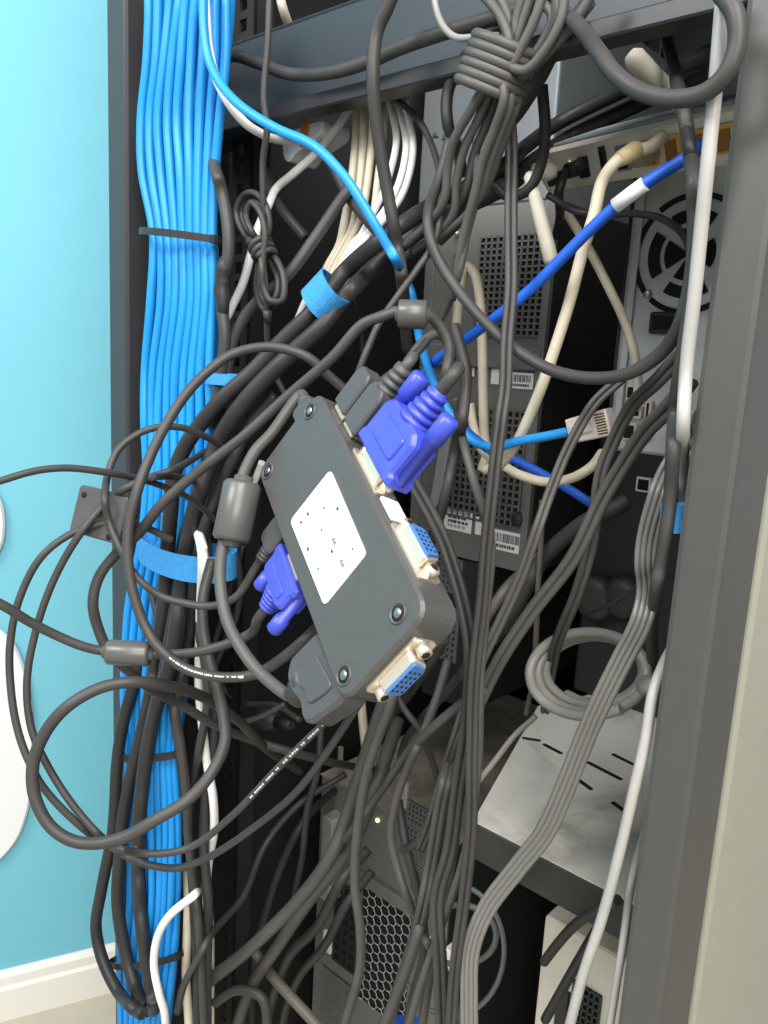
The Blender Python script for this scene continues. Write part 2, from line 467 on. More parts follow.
# dark unit below tower A
EU = .665
w0u, ztu = local(430, 552, EU); w1u, _ = local(520, 560, EU); _, zbu = local(440, 700, EU)
un = empty('equipment_unit', rk((w0u+w1u)/2, EU+.1, zbu), 'charcoal metal equipment unit with small vent holes under the grey computer tower', 'equipment')
b = MB(); b.box(fr, (w0u, EU, zbu), (w0u+(w1u-w0u)*.62, EU+.3, zb-.001), CASED, .003); b.build('case', un)
put_grille(un, EU, 430, 553, 462, 585, 7, 6, CASE, bar=.5); put_grille(un, EU, 424, 600, 458, 650, 7, 8, CASE, bar=.5)

# tower B : bare steel tower with the fan rings, right
EB = .58
w0b, ztb = local(637, 168, EB); _, zbb = local(612, 450, EB); w1b = min(w0b+.17, WR_IN-.02)
tb = empty('computer_tower', rk((w0b+w1b)/2, EB+.15, zbb), 'bare silver steel computer tower with round fan slots beside the right post', 'computer')
b = MB(); b.box(fr, (w0b, EB, zbb), (w1b, EB+.38, ztb), GALV, .003); b.build('case', tb)
b = MB(); b.box(fr, (w0b-.004, EB+.004, zbb), (w0b-.0005, EB+.38, ztb+.002), RACK); b.box(fr, (w0b+.004, EB-.003, zbb+.004), (w0b+.010, EB, ztb-.004), GALV, .001); b.build('side_cover', tb)
fc = on_e(690, 254, EB)
def arc_slot(b, c, r, wd, a0, a1, e, m, n=16):
    vs = []; fs = []
    for i in range(n+1):
        a = a0+(a1-a0)*i/n
        for rr in (r-wd/2, r+wd/2):
            for ee in (e-.0014, e):
                vs.append(rk(c.dot(W)+rr*math.cos(a), ee, c.z+rr*math.sin(a)))
    for i in range(n):
        o = i*4; q = o+4
        fs += [(o, q, q+2, o+2), (o, o+1, q+1, q), (o+2, q+2, q+3, o+3)]
    fs += [(0, 2, 3, 1), (n*4, n*4+1, n*4+3, n*4+2)]
    b.add(vs, fs, m)
b = MB()
rad = .040
for r, wd in ((rad, .0038), (rad*.66, .0085), (rad*.26, .016)):
    for k in range(4):
        g = .10 if r > .03 else .22
        arc_slot(b, fc, r, wd, math.pi/2*k+math.pi/4+g, math.pi/2*(k+1)+math.pi/4-g, EB, HOLE)
b.build('fan_guard', tb)
b = MB(); a0, c1 = local(652, 312, EB); a1, _ = local(674, 312, EB); _, c0 = local(652, 334, EB)
b.box(fr, (a0, EB-.004, c0), (a1+.01, EB, c1), CASED, .002); b.box(fr, (a0+.003, EB-.0046, c0+.003), (a1+.007, EB-.003, c1-.003), HOLE); b.build('power_socket', tb)
for (x, y) in ((641, 212), (648, 294), (660, 176)):
    b = MB(); p = on_e(x, y, EB); b.lathe(p, -D, [(0, .0035), (.002, .003), (.0028, .0015)], DSTEEL, 12); b.build('screw', tb)
for (x0, y0, x1, y1) in ((629, 384, 640, 400), (632, 405, 645, 418), (626, 422, 640, 440), (648, 400, 655, 440)):
    a0, c1 = local(x0, y0, EB); a1, _ = local(x1, y0, EB); _, c0 = local(x0, y1, EB)
    b = MB(); b.box(fr, (a0, EB-.005, c0), (a1, EB, c1), STEEL, .001); b.box(fr, (a0+.002, EB-.0056, c0+.002), (a1-.002, EB-.004, c1-.002), HOLE); b.build('port', tb)

# shelf with dust ------------------------------------------------------------
def shelf_solve():
    best = None
    for i in range(40, 80):
        e = i/100
        za = on_e(476, 816, e).z; zc = on_e(615, 899, e).z
        if best is None or abs(za-zc) < best[0]: best = (abs(za-zc), e, (za+zc)/2)
    return best
_, ES, ZS = shelf_solve()
ES = .47; ZS = on_e(545, 857, ES).z
w0s, _ = local(474, 816, ES)
sh = empty('rack_shelf', rk((w0s+WR_IN)/2, ES+.1, ZS-.03), 'black metal rack shelf with slots under a thick coat of pale dust', 'shelf')
bl = on_z(538, 706, ZS)
b = MB(); b.prism(fr, [(w0s, ES), (WR_IN-.004, ES), (WR_IN-.004, ES+.42), (rw(bl)+.06, ES+.42), (rw(bl), re_(bl))], ZS-.003, ZS, SHELFD)
b.build('deck', sh)
b = MB(); b.box(fr, (w0s, ES-.002, ZS-.030), (WR_IN-.004, ES+.0015, ZS-.0015), mat('shelf_edge_paint', (.045, .043, .04), .6, var=.3, scale=30), .001); b.build('front_lip', sh)
for (x0, y0, x1, y1) in ((543, 744, 562, 754), (587, 762, 622, 780), (573, 776, 592, 790), (612, 754, 636, 766), (612, 802, 628, 814), (522, 738, 541, 741)):
    p = on_z(x0, y0, ZS); q = on_z(x1, y1, ZS); t = (q-p); L = t.length; n = Vector((-t.y, t.x, 0)).normalized()
    fl = frame(p, t, n, Z); b = MB(); b.prism(fl, [(0, -.0022), (L, -.0022), (L, .0022), (0, .0022)], -.0005, .0004, HOLE, rad=.002); b.build('slot', sh)
# black box under tower B with square socket
EK = max(.62, re_(on_z(600, 700, ZS)))
w0k, ztk = local(612, 452, EK)
w0k = rw(on_e(590, 520, EK))
zbk = ZS
bk = empty('equipment_box', rk((w0k+w1b)/2, EK+.15, ZS), 'matt black equipment box with a white rimmed square socket under the silver tower', 'equipment')
b = MB(); b.box(fr, (w0k, EK, ZS+.001), (w1b+.004, EK+.33, zbb-.001), CASED, .004); b.build('case', bk)
a0, c1 = local(638, 476, EK); a1, _ = local(653, 476, EK); _, c0 = local(638, 491, EK)
b = MB(); b.box(fr, (a0, EK-.003, c0), (a1, EK, c1), PAPER, .0008); b.box(fr, (a0+.0022, EK-.0036, c0+.0022), (a1-.0022, EK-.002, c1-.0022), HOLE); k = b.build('square_socket', bk); k['label'] = 'white rimmed square socket'
for (x, y, r) in ((600, 596, .024), (628, 596, .022)):
    b = MB(); p = on_e(x, y, EK); b.lathe(p, -D, [(0, r), (.012, r), (.018, r*.85), (.02, r*.5)], mat('round_socket_plastic', (.05, .047, .042), .5), 28); b.build('round_socket', bk)

# tower C : lower computer with grilles
EC = .60
w0c, ztc = local(322, 775, EC); w1c, _ = local(455, 830, EC)
w1c = max(w1c, w0c+.16)
tc_ = empty('computer_tower', rk((w0c+w1c)/2, EC+.15, .05), 'lowest grey computer tower with honeycomb grille behind the hanging cables', 'computer')
b = MB(); b.box(fr, (w0c, EC+.002, .0505), (w1c, EC+.36, ztc), CASED, .003); b.box(fr, (w0c, EC, .0505), (w1c, EC+.003, ztc), CASE, .001); b.build('case', tc_)  # grey tower, but its body is coloured near black as cavity shade
b = MB(); b.box(fr, (w0c-.001, EC-.001, ztc), (w1c+.001, EC+.361, ztc+.002), CASEDUST); k = b.build('top_cover', tc_); k['label'] = 'dust coated top cover'
put_grille(tc_, EC, 402, 796, 428, 836, 7, 8, LATT, bar=.4)
a0, c1 = local(364, 880, EC); a1, _ = local(413, 900, EC); _, c0 = local(364, 1000, EC)
b = MB(); hexgrille(b, EC, a0, a1, c0, c1, 7, GALV, .0007); b.build('honeycomb_grille', tc_)
put_grille(tc_, EC, 324, 965, 352, 1060, 14, 34, CASE, bar=.55)
put_grille(tc_, EC, 338, 880, 358, 960, 3, 8, CASED, bar=.3)
put_grille(tc_, EC, 415, 838, 436, 890, 8, 14, LATT, bar=.5)
a0, c1 = local(360, 868, EC); a1, _ = local(430, 868, EC); _, c0 = local(360, 880, EC)
b = MB(); b.box(fr, (a0, EC-.006, c0), (a1, EC, c1), CASE, .002); b.build('rib', tc_)
b = MB(); p = on_e(378, 820, EC); b.lathe(p, -D, [(0, .0022), (.002, .0022), (.003, .001)], LED, 12); k = b.build('status_light', tc_); k['label'] = 'small glowing yellow light'
for (x0, y0, x1, y1, m) in ((341, 745, 344, 760, STEEL), (329, 832, 333, 850, STEEL), (326, 928, 334, 948, BEIGE), (334, 862, 340, 874, STEEL), (405, 780, 410, 806, GALV)):
    a0, c1 = local(x0, y0, EC); a1, _ = local(x1, y0, EC); _, c0 = local(x0, y1, EC)
    b = MB(); b.box(fr, (a0, EC-.005, c0), (a1, EC, c1), m, .001); b.build('bracket', tc_)
# bracket strip at tower C's left edge
a0, c1 = local(322, 815, EC-.02); a1, _ = local(333, 815, EC-.02); _, c0 = local(322, 900, EC-.02)
b = MB(); b.box(fr, (a0, EC-.02, c0), (a1, EC, c1), GALV, .002); b.build('side_bracket', tc_)

# beige box in the lower right, blue bag, cream plates
EG = .60
w0g, ztg = local(545, 915, EG); w1g, _ = local(600, 960, EG)
bg = empty('beige_case', rk((w0g+w1g)/2, EG+.1, .05), 'beige computer case below the dusty shelf at the lower right', 'computer')
w1g = min(w0g+.15, WR_IN-.02)
b = MB(); b.box(fr, (w0g, EG, .0505), (w1g, EG+.3, ztg), BEIGE, .003); b.build('case', bg)
put_grille(bg, EG, 575, 980, 600, 1040, 5, 8, CASED, bar=.35)
a0, c1 = local(560, 985, EG); a1, _ = local(572, 985, EG); _, c0 = local(560, 1030, EG)
b = MB(); b.box(fr, (a0, EG-.005, c0), (a1, EG, c1), CASED, .001); b.build('drive_slot', bg)
# grey device behind the upper coil
ED = .72
w0d, ztd = local(392, 85, ED); w1d, zbd = local(548, 205, ED); w0d = max(w0d, WL+.014)
zbd = local(430, 212, ED)[1]
gd = empty('network_device', rk((w0d+w1d)/2, ED+.1, zbd), 'blue grey metal device behind the wound cable below the top panel', 'device')
b = MB(); b.box(fr, (w0d, ED, zbd), (w1d, ED+.25, ztd+.05), mat('blue_grey_case', (.20, .22, .24), .45, .1, var=.05), .003); b.build('case', gd)
b = MB()
for k in range(5):
    x = 425+k*9; a0, c1 = local(x, 132+k*2, ED); b.box(fr, (a0, ED-.002, c1-.004), (a0+.007, ED, c1+.001), DSTEEL, .0008)
b.build('connector', gd)

# white adapter with orange mark beneath the panel
ew = .43
pa = on_e(283, 135, ew); pbx = on_e(335, 118, ew)
wa = empty('power_adapter', pa, 'white plastic block with an orange end stuck below the slate panel', 'adapter')
ff = frame(on_e(280, 138, ew), (on_e(330, 121, ew)-on_e(280, 138, ew)), D, Z)
b = MB(); b.prism(lambda x, y, z: ff(x, z, y), [(0, .004), (.048, .004), (.048, -.006), (.018, -.014), (.010, -.020), (.004, -.016)], 0, .03, WHITEP, rad=.004, bev=.0015); b.build('body', wa)
b = MB(); b.prism(lambda x, y, z: ff(x, z, y), [(.024, .0052), (.034, .0052), (.034, -.008), (.024, -.0125)], -.001, .028, ORG, rad=.002, bev=.001); k = b.build('end_cap', wa); k['label'] = 'orange end'

# ------------------------------------------------------------------ router (beige, ports towards us)
ER = .50
dm = .62
ra_, rb_, rc_ = at(545, 150, .60), at(735, 104, .43), at(563, 191, .60)
rx = (rb_-ra_).normalized(); rz = (rc_-ra_); rz = -(rz-rx*rz.dot(rx)).normalized(); ry = rz.cross(rx).normalized()
if ry.dot(F) < 0: ry = -ry
LR = (rb_-ra_).length*1.05; HR = .030
fro = frame(ra_ - rz*HR, rx, ry, rz)
ro = empty('router', fro(LR/2, .06, 0), 'beige network router with a row of ports tilted above the silver tower', 'router')
b = MB(); b.box(fro, (0, .0, 0), (LR, .05, HR), BEIGE, .004); b.build('case', ro)
b = MB(); b.box(fro, (.004, .004, HR-.001), (LR-.004, .048, HR+.0025), mat('grey_lid_plastic', (.33, .37, .40), .4), .002); k = b.build('lid', ro); k['label'] = 'pale grey lid'
def rpt(px, py):                           # pixel -> router face coordinates
    r = ray(px, py); n = ry; t = (fro(0, 0, 0)-CAM).dot(n)/r.dot(n); p = CAM+r*t-fro(0, 0, 0)
    return p.dot(rx), p.dot(rz)
def rport(x, wd, h, m, inner, z0=.006):
    b = MB(); b.box(fro, (x-wd/2, -.002, z0), (x+wd/2, .001, z0+h), m, .0008)
    b.box(fro, (x-wd/2+.0015, -.0026, z0+.0015), (x+wd/2-.0015, 0, z0+h-.003), inner); return b.build('port', ro)
rport(rpt(583, 158)[0], .011, .014, HOLE, HOLE)
rport(rpt(604, 158)[0], .006, .018, CASED, HOLE)
rport(rpt(623, 151)[0], .013, .016, mat('grey_port', (.25, .26, .28), .5), HOLE)
for x, y in ((650, 146), (673, 141), (700, 136), (726, 130)): rport(rpt(x, y)[0], .013, .016, YEL, mat('port_brown', (.3, .15, .03), .6))
b = MB(); b.lathe(fro(rpt(569, 156)[0], 0, .017), -ry, [(0, .0035), (.002, .0035), (.003, .0025)], STEEL, 14); b.build('button', ro)
# antenna hinged at the left end and second one standing at the back
def antenna(pts, wpx, dd):
    P = [at(x, y, dd) for x, y in pts]; b = MB(); r = wpx/2*dd/FOC
    C = [P[0].lerp(P[-1], k/6) for k in range(7)]
    b.sweep([P[0]-(P[-1]-P[0]).normalized()*r*.5]+C+[P[-1]+(P[-1]-P[0]).normalized()*r*.6], [r*.5]+[r*(.9+.15*k/6) for k in range(7)]+[r*.6], CREAMP, 16)
    k = b.build('antenna', ro); k['label'] = 'cream stick antenna'; return k
antenna([(530, 176), (551, 260)], 14.5, .505)
antenna([(668, 92), (634, 58)], 21, .52)
b = MB(); p = at(541, 171, .525); b.lathe(p-RT*.006, RT, [(0, .004), (.004, .006), (.012, .006), (.016, .004)], CREAMP, 16); b.build('antenna_hinge', ro)
b = MB(); b.lathe(at(495, 172, .66), -F, [(0, .003), (.002, .0025)], LEDG, 10); tag(b.build('indicator_light'), 'tiny glowing green indicator light behind the wound cable', 'light')

# ================================================================== KVM SWITCH BOX
SCL = 1.15
M = ((0.33195097, 0.59020146, -0.73584699), (0.65474258, -0.70572385, -0.27067695), (-0.6790587, -0.39193888, -0.62069574))
T0 = (-0.03107378*SCL, -0.0572248*SCL, 0.37143*SCL)
def c2w(v): return RT*v[0]-UP*v[1]+F*v[2]
KO = CAM+c2w(T0)
KX, KY, KZ = [c2w([M[r][c] for r in range(3)]).normalized() for c in range(3)]
if KZ.dot(F) > 0: KZ = -KZ
KL, KS, KT = .14*SCL, .0529*SCL, .021
kf = frame(KO, KX, KY, KZ)                  # x: along the port side, y: towards the port side (0 = that edge), z: up out of the lid
def kp(px, py):
    r = ray(px, py); t = (KO-CAM).dot(KZ)/r.dot(KZ); p = CAM+r*t-KO; return p.dot(KX), p.dot(KY)
kv = empty('switch_box', kf(KL/2, -KS/2, -KT), 'black plastic video switch box with white label hanging in the cables', 'switch box')
b = MB(); b.prism(kf, [(0, 0), (KL, 0), (KL, -KS), (0, -KS)], -KT, 0, BOXP, rad=.010, bev=.0014, seg=6); b.build('housing', kv)
b = MB(); b.prism(kf, [(.0015, -.0015), (KL-.0015, -.0015), (KL-.0015, -KS+.0015), (.0015, -KS+.0015)], -KT*.55, -KT*.5, HOLE, rad=.010); 
lab = [kp(331, 470), kp(367, 554), kp(325, 606), kp(291, 521)]
b = MB(); b.prism(kf, lab, .0, .0006, PAPER, rad=.003)
rnd = random.Random(3)
ex = Vector(lab[1])-Vector(lab[0]); ey = Vector(lab[3])-Vector(lab[0])
for i in range(6):
    for j in range(5):
        if rnd.random() < .55:
            q = Vector(lab[0])+ex*(.14+.14*i+rnd.uniform(-.02, .02))+ey*(.15+.17*j+rnd.uniform(-.03, .03))
            s_ = rnd.choice((.0007, .0009, .0013))
            b.box(kf, (q.x-s_, q.y-s_*.7, .0005), (q.x+s_*rnd.uniform(.2, 1.4), q.y+s_*.4, .0008), GINK if rnd.random() < .6 else INK)
for (px, py) in ((335, 541), (343, 563)):
    q = kp(px, py)
    for k in range(4): b.box(kf, (q[0]-.002+k*.0012, q[1]-.001, .0005), (q[0]-.0013+k*.0012, q[1]+.0012*(1 if k % 2 else .4), .0008), INK)
k = b.build('paper_label', kv); k['label'] = 'white paper label with tiny print'
for (px, py) in ((310, 411), (268, 471), (398, 613), (344, 675)):
    x, y = kp(px, py); b = MB(); p = kf(x, y, 0)
    b.lathe(p, KZ, [(-.001, .0050), (.0006, .0050), (.0008, .0044), (.0002, .0040)], BOXP, 20)
    b.lathe(p, KZ, [(0, .0036), (.0004, .0036)], HOLE, 16)
    b.lathe(p, KZ, [(.0004, .0024), (.0007, .0022), (.0010, .0010)], DSTEEL, 12)
    b.build('screw', kv)
def sideframe(x, side):
    """frame on a side of the box: u along the side, v out of the box, t up"""
    if side == 'A': return frame(kf(x, 0, -KT*.5), KX, KY, KZ)          # y = 0 side (ports)
    if side == 'D': return frame(kf(x, -KS, -KT*.5), -KX, -KY, KZ)
    if side == 'B': return frame(kf(KL, -x, -KT*.5), -KY, KX, KZ)
    if side == 'T': return frame(kf(0, -x, -KT*.5), KY, -KX, KZ)
def vga_port(x, side, cover=True):
    f_ = sideframe(x, side); b = MB()
    b.prism(lambda u, v, t: f_(u, t, v), [(-.0175, -.0065), (.0175, -.0065), (.0175, .0065), (-.0175, .0065)], 0, .0012, STEEL, rad=.002)
    b.prism(lambda u, v, t: f_(u, t, v), [(-.0095, -.0048), (.0095, -.0048), (.0112, .0048), (-.0112, .0048)], .001, .007, STEEL, rad=.002, bev=.0004)
    o = b.build('video_port', kv); o['label'] = 'metal framed video port with blue insert'
    b = MB(); b.prism(lambda u, v, t: f_(u, t, v), [(-.0085, -.0038), (.0085, -.0038), (.0102, .0040), (-.0102, .0040)], .006, .0085, PORTB, rad=.0018)
    for j in range(3):
        for i in range(5): b.box(f_, (-.0062+i*.003, .0083, -.0028+j*.0026), (-.005+i*.003, .0087, -.0018+j*.0026), HOLE)
    k = b.build('port_insert', o); k['label'] = 'blue insert'
    for sx in (-1, 1):
        b = MB(); p = f_(sx*.0142, .001, 0); ax = (f_(0, 1, 0)-f_(0, 0, 0))
        b.lathe(p, ax, [(0, .0036), (.0045, .0036), (.005, .003)], STEEL, 6); b.lathe(p, ax, [(.004, .002), (.0052, .002)], HOLE, 10); b.build('hex_nut', o)
vga_port(.77*KL, 'A'); vga_port(.52*KS, 'B'); vga_port(.425*KL, 'A')
for xx in (.12*KL, .215*KL):
    f_ = sideframe(xx, 'A'); b = MB(); b.box(f_, (-.0062, 0, -.004), (.0062, .0045, .004), STEEL, .001); b.build('socket', kv)['label'] = 'bright metal socket'
f_ = sideframe(.60*KL, 'A'); b = MB(); b.box(f_, (-.008, 0, -.0055), (.008, .0022, .0055), WHITEP, .001); b.box(f_, (-.006, .002, -.003), (.006, .0026, .003), PAPER); b.build('select_button', kv)['label'] = 'white square button'

# plugs -----------------------------------------------------------------------
def vga_plug(f_, parent, m, length=.050, s=1.0, label=None):
    """D-shaped video plug with thumb screws; v axis points out of the socket. returns the cable exit point"""
    b = MB(); g = lambda u, v, t: f_(u*s, v*s, t*s); L = length/s
    bl = L*.64
    b.prism(g, [(-.0185, .006), (.0185, .006), (.0185, .011), (.0168, .012), (.0168, bl*.88), (.0125, bl), (-.0125, bl), (-.0168, bl*.88), (-.0168, .012), (-.0185, .011)], -.0072, .0072, m, rad=.0016, bev=.0016)
    b.prism(g, [(-.0115, .014), (.0115, .014), (.0115, bl*.82), (-.0115, bl*.82)], .0068, .0082, m, rad=.002, bev=.0006)
    o = b.build('plug', parent)
    if label: o['label'] = label
    b = MB(); b.prism(lambda u, v, t: g(u, t, v), [(-.0085, -.0042), (.0085, -.0042), (.0100, .0044), (-.0100, .0044)], .002, .0075, STEEL, rad=.0018); k = b.build('metal_shell', o); k['label'] = 'metal shell'
    b = MB(); ax = (f_(0, 1, 0)-f_(0, 0, 0)).normalized()
    p = f_(0, bl*s, 0); n = 5; st = (L-bl)*s/n; prof = []
    for i in range(n): prof += [(i*st, (.0078-.0007*i)*s), (i*st+st*.6, (.0078-.0007*i)*s), (i*st+st*.62, (.0062-.0006*i)*s), (i*st+st*.98, (.0062-.0006*i)*s)]
    b.lathe(p-ax*.001, ax, prof, m, 18); b.build('strain_relief', o)
    for sx in (-1, 1):
        b = MB(); p = f_(sx*.0158*s, .009*s, 0)
        b.lathe(p, ax, [(0, .0034*s), (bl*.75*s, .0034*s), (bl*.76*s, .0043*s), (bl*1.12*s, .0043*s), (bl*1.15*s, .0036*s)], m, 14); b.build('thumb_screw', o)
    return f_(0, length, 0)
def block_plug(f_, parent, m, wd, hg, length, r=.002, v0=.003, neck=.012, nr=.0045):
    b = MB(); b.prism(f_, [(-wd/2, v0), (wd/2, v0), (wd/2, length*.85), (wd*.36, length), (-wd*.36, length), (-wd/2, length*.85)], -hg/2, hg/2, m, rad=r, bev=.001)
    ax = (f_(0, 1, 0)-f_(0, 0, 0)).normalized(); p = f_(0, length-.001, 0); n = 4; st = neck/n; prof = []
    for i in range(n): prof += [(i*st, nr*(1-.06*i)), (i*st+st*.6, nr*(1-.06*i)), (i*st+st*.62, nr*.78), (i*st+st*.98, nr*.78)]
    o = b.build('plug', parent)
    if neck > 0:
        b = MB(); b.lathe(p, ax, prof, m, 14); b.build('strain_relief', o)
    return f_(0, length+neck*.8, 0)
def ferrite(parent, p0, p1, r, m=FERR, label=None):
    ax = p1-p0; L = ax.length; b = MB()
    b.lathe(p0, ax, [(0, r*.55), (0, r*.86), (L*.06, r), (L*.94, r), (L, r*.86), (L, r*.55)], m, 28)
    b.lathe(p0, ax, [(-L*.10, r*.42), (-L*.09, r*.5), (L*1.09, r*.5), (L*1.10, r*.42)], m, 20)
    o = b.build('ferrite_bead', parent); return o
def cord(parent, P, w, m, printed=None, cores=1):
    b, C, r = cord_mesh(P, w, m, cores); o = b.build('cord', parent)
    LAID.append((o, C, r, cores, 10, P, 1, printed))
    return o, C, r

# ---- upper blue plug, its cable running over the box to the left, ring round and out
fA = sideframe(.425*KL, 'A')
t = empty('video_cable', fA(0, .03, 0), 'black video cable with upright violet blue plug on the right side of the switch box', 'cable')
ex_ = vga_plug(fA, t, VBL, .054, 1.12, 'violet blue plug')
axA = KY
P = [ex_-axA*.006, ex_+axA*.010] + [at(x, y, d) for x, y, d in ((446, 375, .45), (449, 346, .452), (438, 324, .45), (424, 313, .447), (400, 311, .45), (380, 317, .45), (362, 325, .452), (333, 357, .458), (287, 397, .47), (243, 437, .475), (200, 470, .48), (163, 503, .48), (138, 534, .485), (117, 553, .49), (99, 577, .49), (93, 602, .49), (98, 628, .495), (111, 655, .50), (130, 672, .51), (152, 690, .53), (182, 705, .56), (215, 725, .58), (258, 742, .60), (310, 757, .62), (345, 765, .68), (390, 772, .74))]
cord(t, P, 10.5, BLK2)
ferrite(t, at(398, 314, .449), at(427, 315, .448), .0078*SCL*.9)
# ---- lower blue plug with inline ferrite bead and cable to the left edge
fD = sideframe(.43*KL, 'D')
t = empty('video_cable', fD(0, .03, 0), 'black video cable with violet blue plug on the left side of the switch box', 'cable')
ex_ = vga_plug(fD, t, VBL, .038, .98, 'violet blue plug')
P = [ex_+KY*.004, ex_-KY*.006] + [at(x, y, d) for x, y, d in ((250, 634, .445), (207, 650, .45), (177, 654, .455), (152, 654, .46), (104, 651, .46), (82, 646, .455), (60, 637, .45), (30, 622, .44), (4, 606, .43), (-40, 585, .42))]
cord(t, P, 10, BLK2); ferrite(t, at(107, 652, .46), at(150, 654, .46), .0072)
# ---- charcoal plug lower left with thick cable and big ferrite
fG = sideframe(.79*KL, 'D')
t = empty('video_cable', fG(0, .03, 0), 'thick charcoal video cable with fat cylinder bead looping left of the switch box', 'cable')
pg = [kp(x, y) for x, y in ((311, 630), (344, 690), (333, 704), (304, 724), (296, 719), (294, 700), (286, 693), (281, 676), (285, 657))]
b = MB(); b.prism(kf, pg, -.017, -.0025, PLUGG, rad=.003, bev=.0018); b.prism(kf, [tuple(Vector(p)*.55+Vector(kp(312, 678))*.45) for p in pg], -.0035, -.0012, PLUGG, rad=.003, bev=.0006); b.build('plug', t)['label'] = 'charcoal plug'
x_, y_ = kp(288, 683); ex_ = kf(x_, y_, -.010)
b = MB(); b.lathe(ex_+KY*.006, -KY, [(0, .0085), (.006, .008), (.0062, .0066), (.010, .0074), (.0102, .006), (.015, .0062)], PLUGG, 18); b.build('strain_relief', t)
fT = sideframe(.30*KS, 'T')
e2 = block_plug(fT, t, PLUGG, .016, .012, .014, neck=.008, nr=.005)
P = [ex_+KY*.004, ex_-KY*.008] + [at(x, y, d) for x, y, d in ((268, 680, .40), (247, 657, .41), (227, 620, .42), (220, 575, .43), (224, 540, .435), (238, 490, .44), (246, 468, .443), (256, 450, .445), (271, 434, .45))] + [e2-KX*.006, e2+KX*.004]
cord(t, P, 12, GRY); ferrite(t, at(231, 541, .435), at(243, 482, .439), .0104)
# ---- small plug on the left side
fU = sideframe(.245*KL, 'D')
t = empty('keyboard_cable', fU(0, .02, 0), 'thin black cable ringing left of the switch box from a slim grey plug', 'cable')
ex_ = block_plug(fU, t, PLUGG, .017, .010, .020, neck=.010, nr=.0045)
P = [ex_+KY*.004, ex_-KY*.004] + [at(x, y, d) for x, y, d in ((236, 597, .45), (211, 606, .455), (184, 603, .46), (159, 595, .465), (136, 576, .47), (121, 550, .47), (109, 522, .475), (105, 497, .48), (109, 470, .485), (119, 449, .49), (138, 434, .495), (159, 427, .50), (184, 428, .51), (202, 435, .52), (218, 444, .54), (240, 470, .60))]
cord(t, P, 7.5, BLK2)
# ---- two grey plugs upper right
f1 = sideframe(.115*KL, 'A')
t = empty('keyboard_cable', f1(0, .02, 0), 'thin cable falling from the slate panel to the upper grey plug of the switch box', 'cable')
ex_ = block_plug(f1, t, PLUGG, .015, .011, .028, neck=0)
P = [ex_-KY*.016-KX*.0075, ex_-KY*.004-KX*.0075]+[at(x, y, d) for x, y, d in ((358, 374, .47), (368, 348, .475), (380, 322, .48), (400, 293, .48), (418, 268, .48), (432, 247, .48), (440, 217, .48), (440, 182, .49), (436, 158, .5), (420, 122, .52), (397, 100, .54), (380, 92, .56))]
cord(t, P, 7, BLK2)
f2 = sideframe(.225*KL, 'A')
t = empty('adapter_cable', f2(0, .02, 0), 'shiny grey cable from the second grey plug beside the violet blue plug', 'cable')
ex_ = block_plug(f2, t, PLUGG, .016, .012, .030, neck=.016, nr=.006)
P = [ex_-KY*.004, ex_+KY*.006]+[at(x, y, d) for x, y, d in ((410, 358, .475), (420, 345, .48), (434, 335, .49), (446, 340, .50), (452, 360, .51))]
cord(t, P, 10, GRY)
P = path3([(373, 388), (388, 376), (404, 365), (418, 352), (428, 340)], .47, 'd')
b, C, r = cord_mesh(P, 8, BLK2); tag(b.build('signal_cable'), 'short dark cable passing just behind the two grey plugs', 'cable')

# ---- ring loop cable with printed text ending at the box
cable('signal_cable', 'long black cable with white print ringing wide over the blue bundle to the box', [(352, 396, .49), (330, 377, .485), (307, 357, .48), (270, 347, .48), (233, 354, .48), (207, 372, .475), (187, 393, .47), (167, 423, .465), (150, 457, .46), (137, 492, .455), (129, 525, .455), (128, 560, .455), (133, 592, .455), (146, 628, .455), (163, 652, .45), (187, 669, .45), (220, 677, .445), (256, 674, .44), (280, 660, .435), (303, 641, .43), (335, 610, .44), (365, 580, .45)], 10.5, BLK2, mode='d', printed=(.68, .80))
# ---- left loops
cable('signal_cable', 'outermost black cable loop against the blue wall, its lower end printed white', [(172, 540, .50), (143, 527, .49), (110, 523, .48), (77, 531, .475), (43, 555, .47), (20, 597, .47), (10, 645, .47), (11, 690, .47), (17, 727, .47), (27, 757, .47), (43, 787, .47), (77, 823, .475), (103, 842, .48), (133, 852, .48), (167, 853, .48), (193, 846, .48), (233, 815, .47), (280, 766, .46), (343, 704, .45), (365, 675, .44)], 7.5, BLK2, mode='d', printed=(.86, .97))
cable('signal_cable', 'second black cable loop against the blue wall, just inside the outermost one', [(232, 440, .66), (205, 452, .58), (172, 470, .5), (143, 480, .49), (110, 500, .48), (83, 530, .475), (57, 573, .475), (38, 623, .475), (27, 680, .475), (31, 727, .475), (43, 757, .475), (67, 797, .475), (97, 833, .475), (123, 854, .48), (150, 865, .49), (177, 868, .49), (207, 858, .49), (256, 826, .48), (300, 788, .47), (357, 707, .455), (378, 675, .445)], 7.5, BLK2, mode='d', printed=(.02, .03))
cable('signal_cable', 'black cable coming in level from the left edge and crossing the blue bundle', [(-30, 490, .43), (0, 481, .44), (35, 471, .45), (67, 468, .46), (110, 473, .475), (140, 479, .49), (167, 488, .51), (192, 500, .54), (215, 520, .57)], 7, BLK2, mode='d')
cable('signal_cable', 'short black cable from the small dark adapter over the blue bundle', [(98, 512, .49), (111, 498, .485), (140, 481, .48), (155, 477, .49), (176, 477, .52), (196, 482, .57), (222, 492, .68)], 7, BLK2, mode='d')
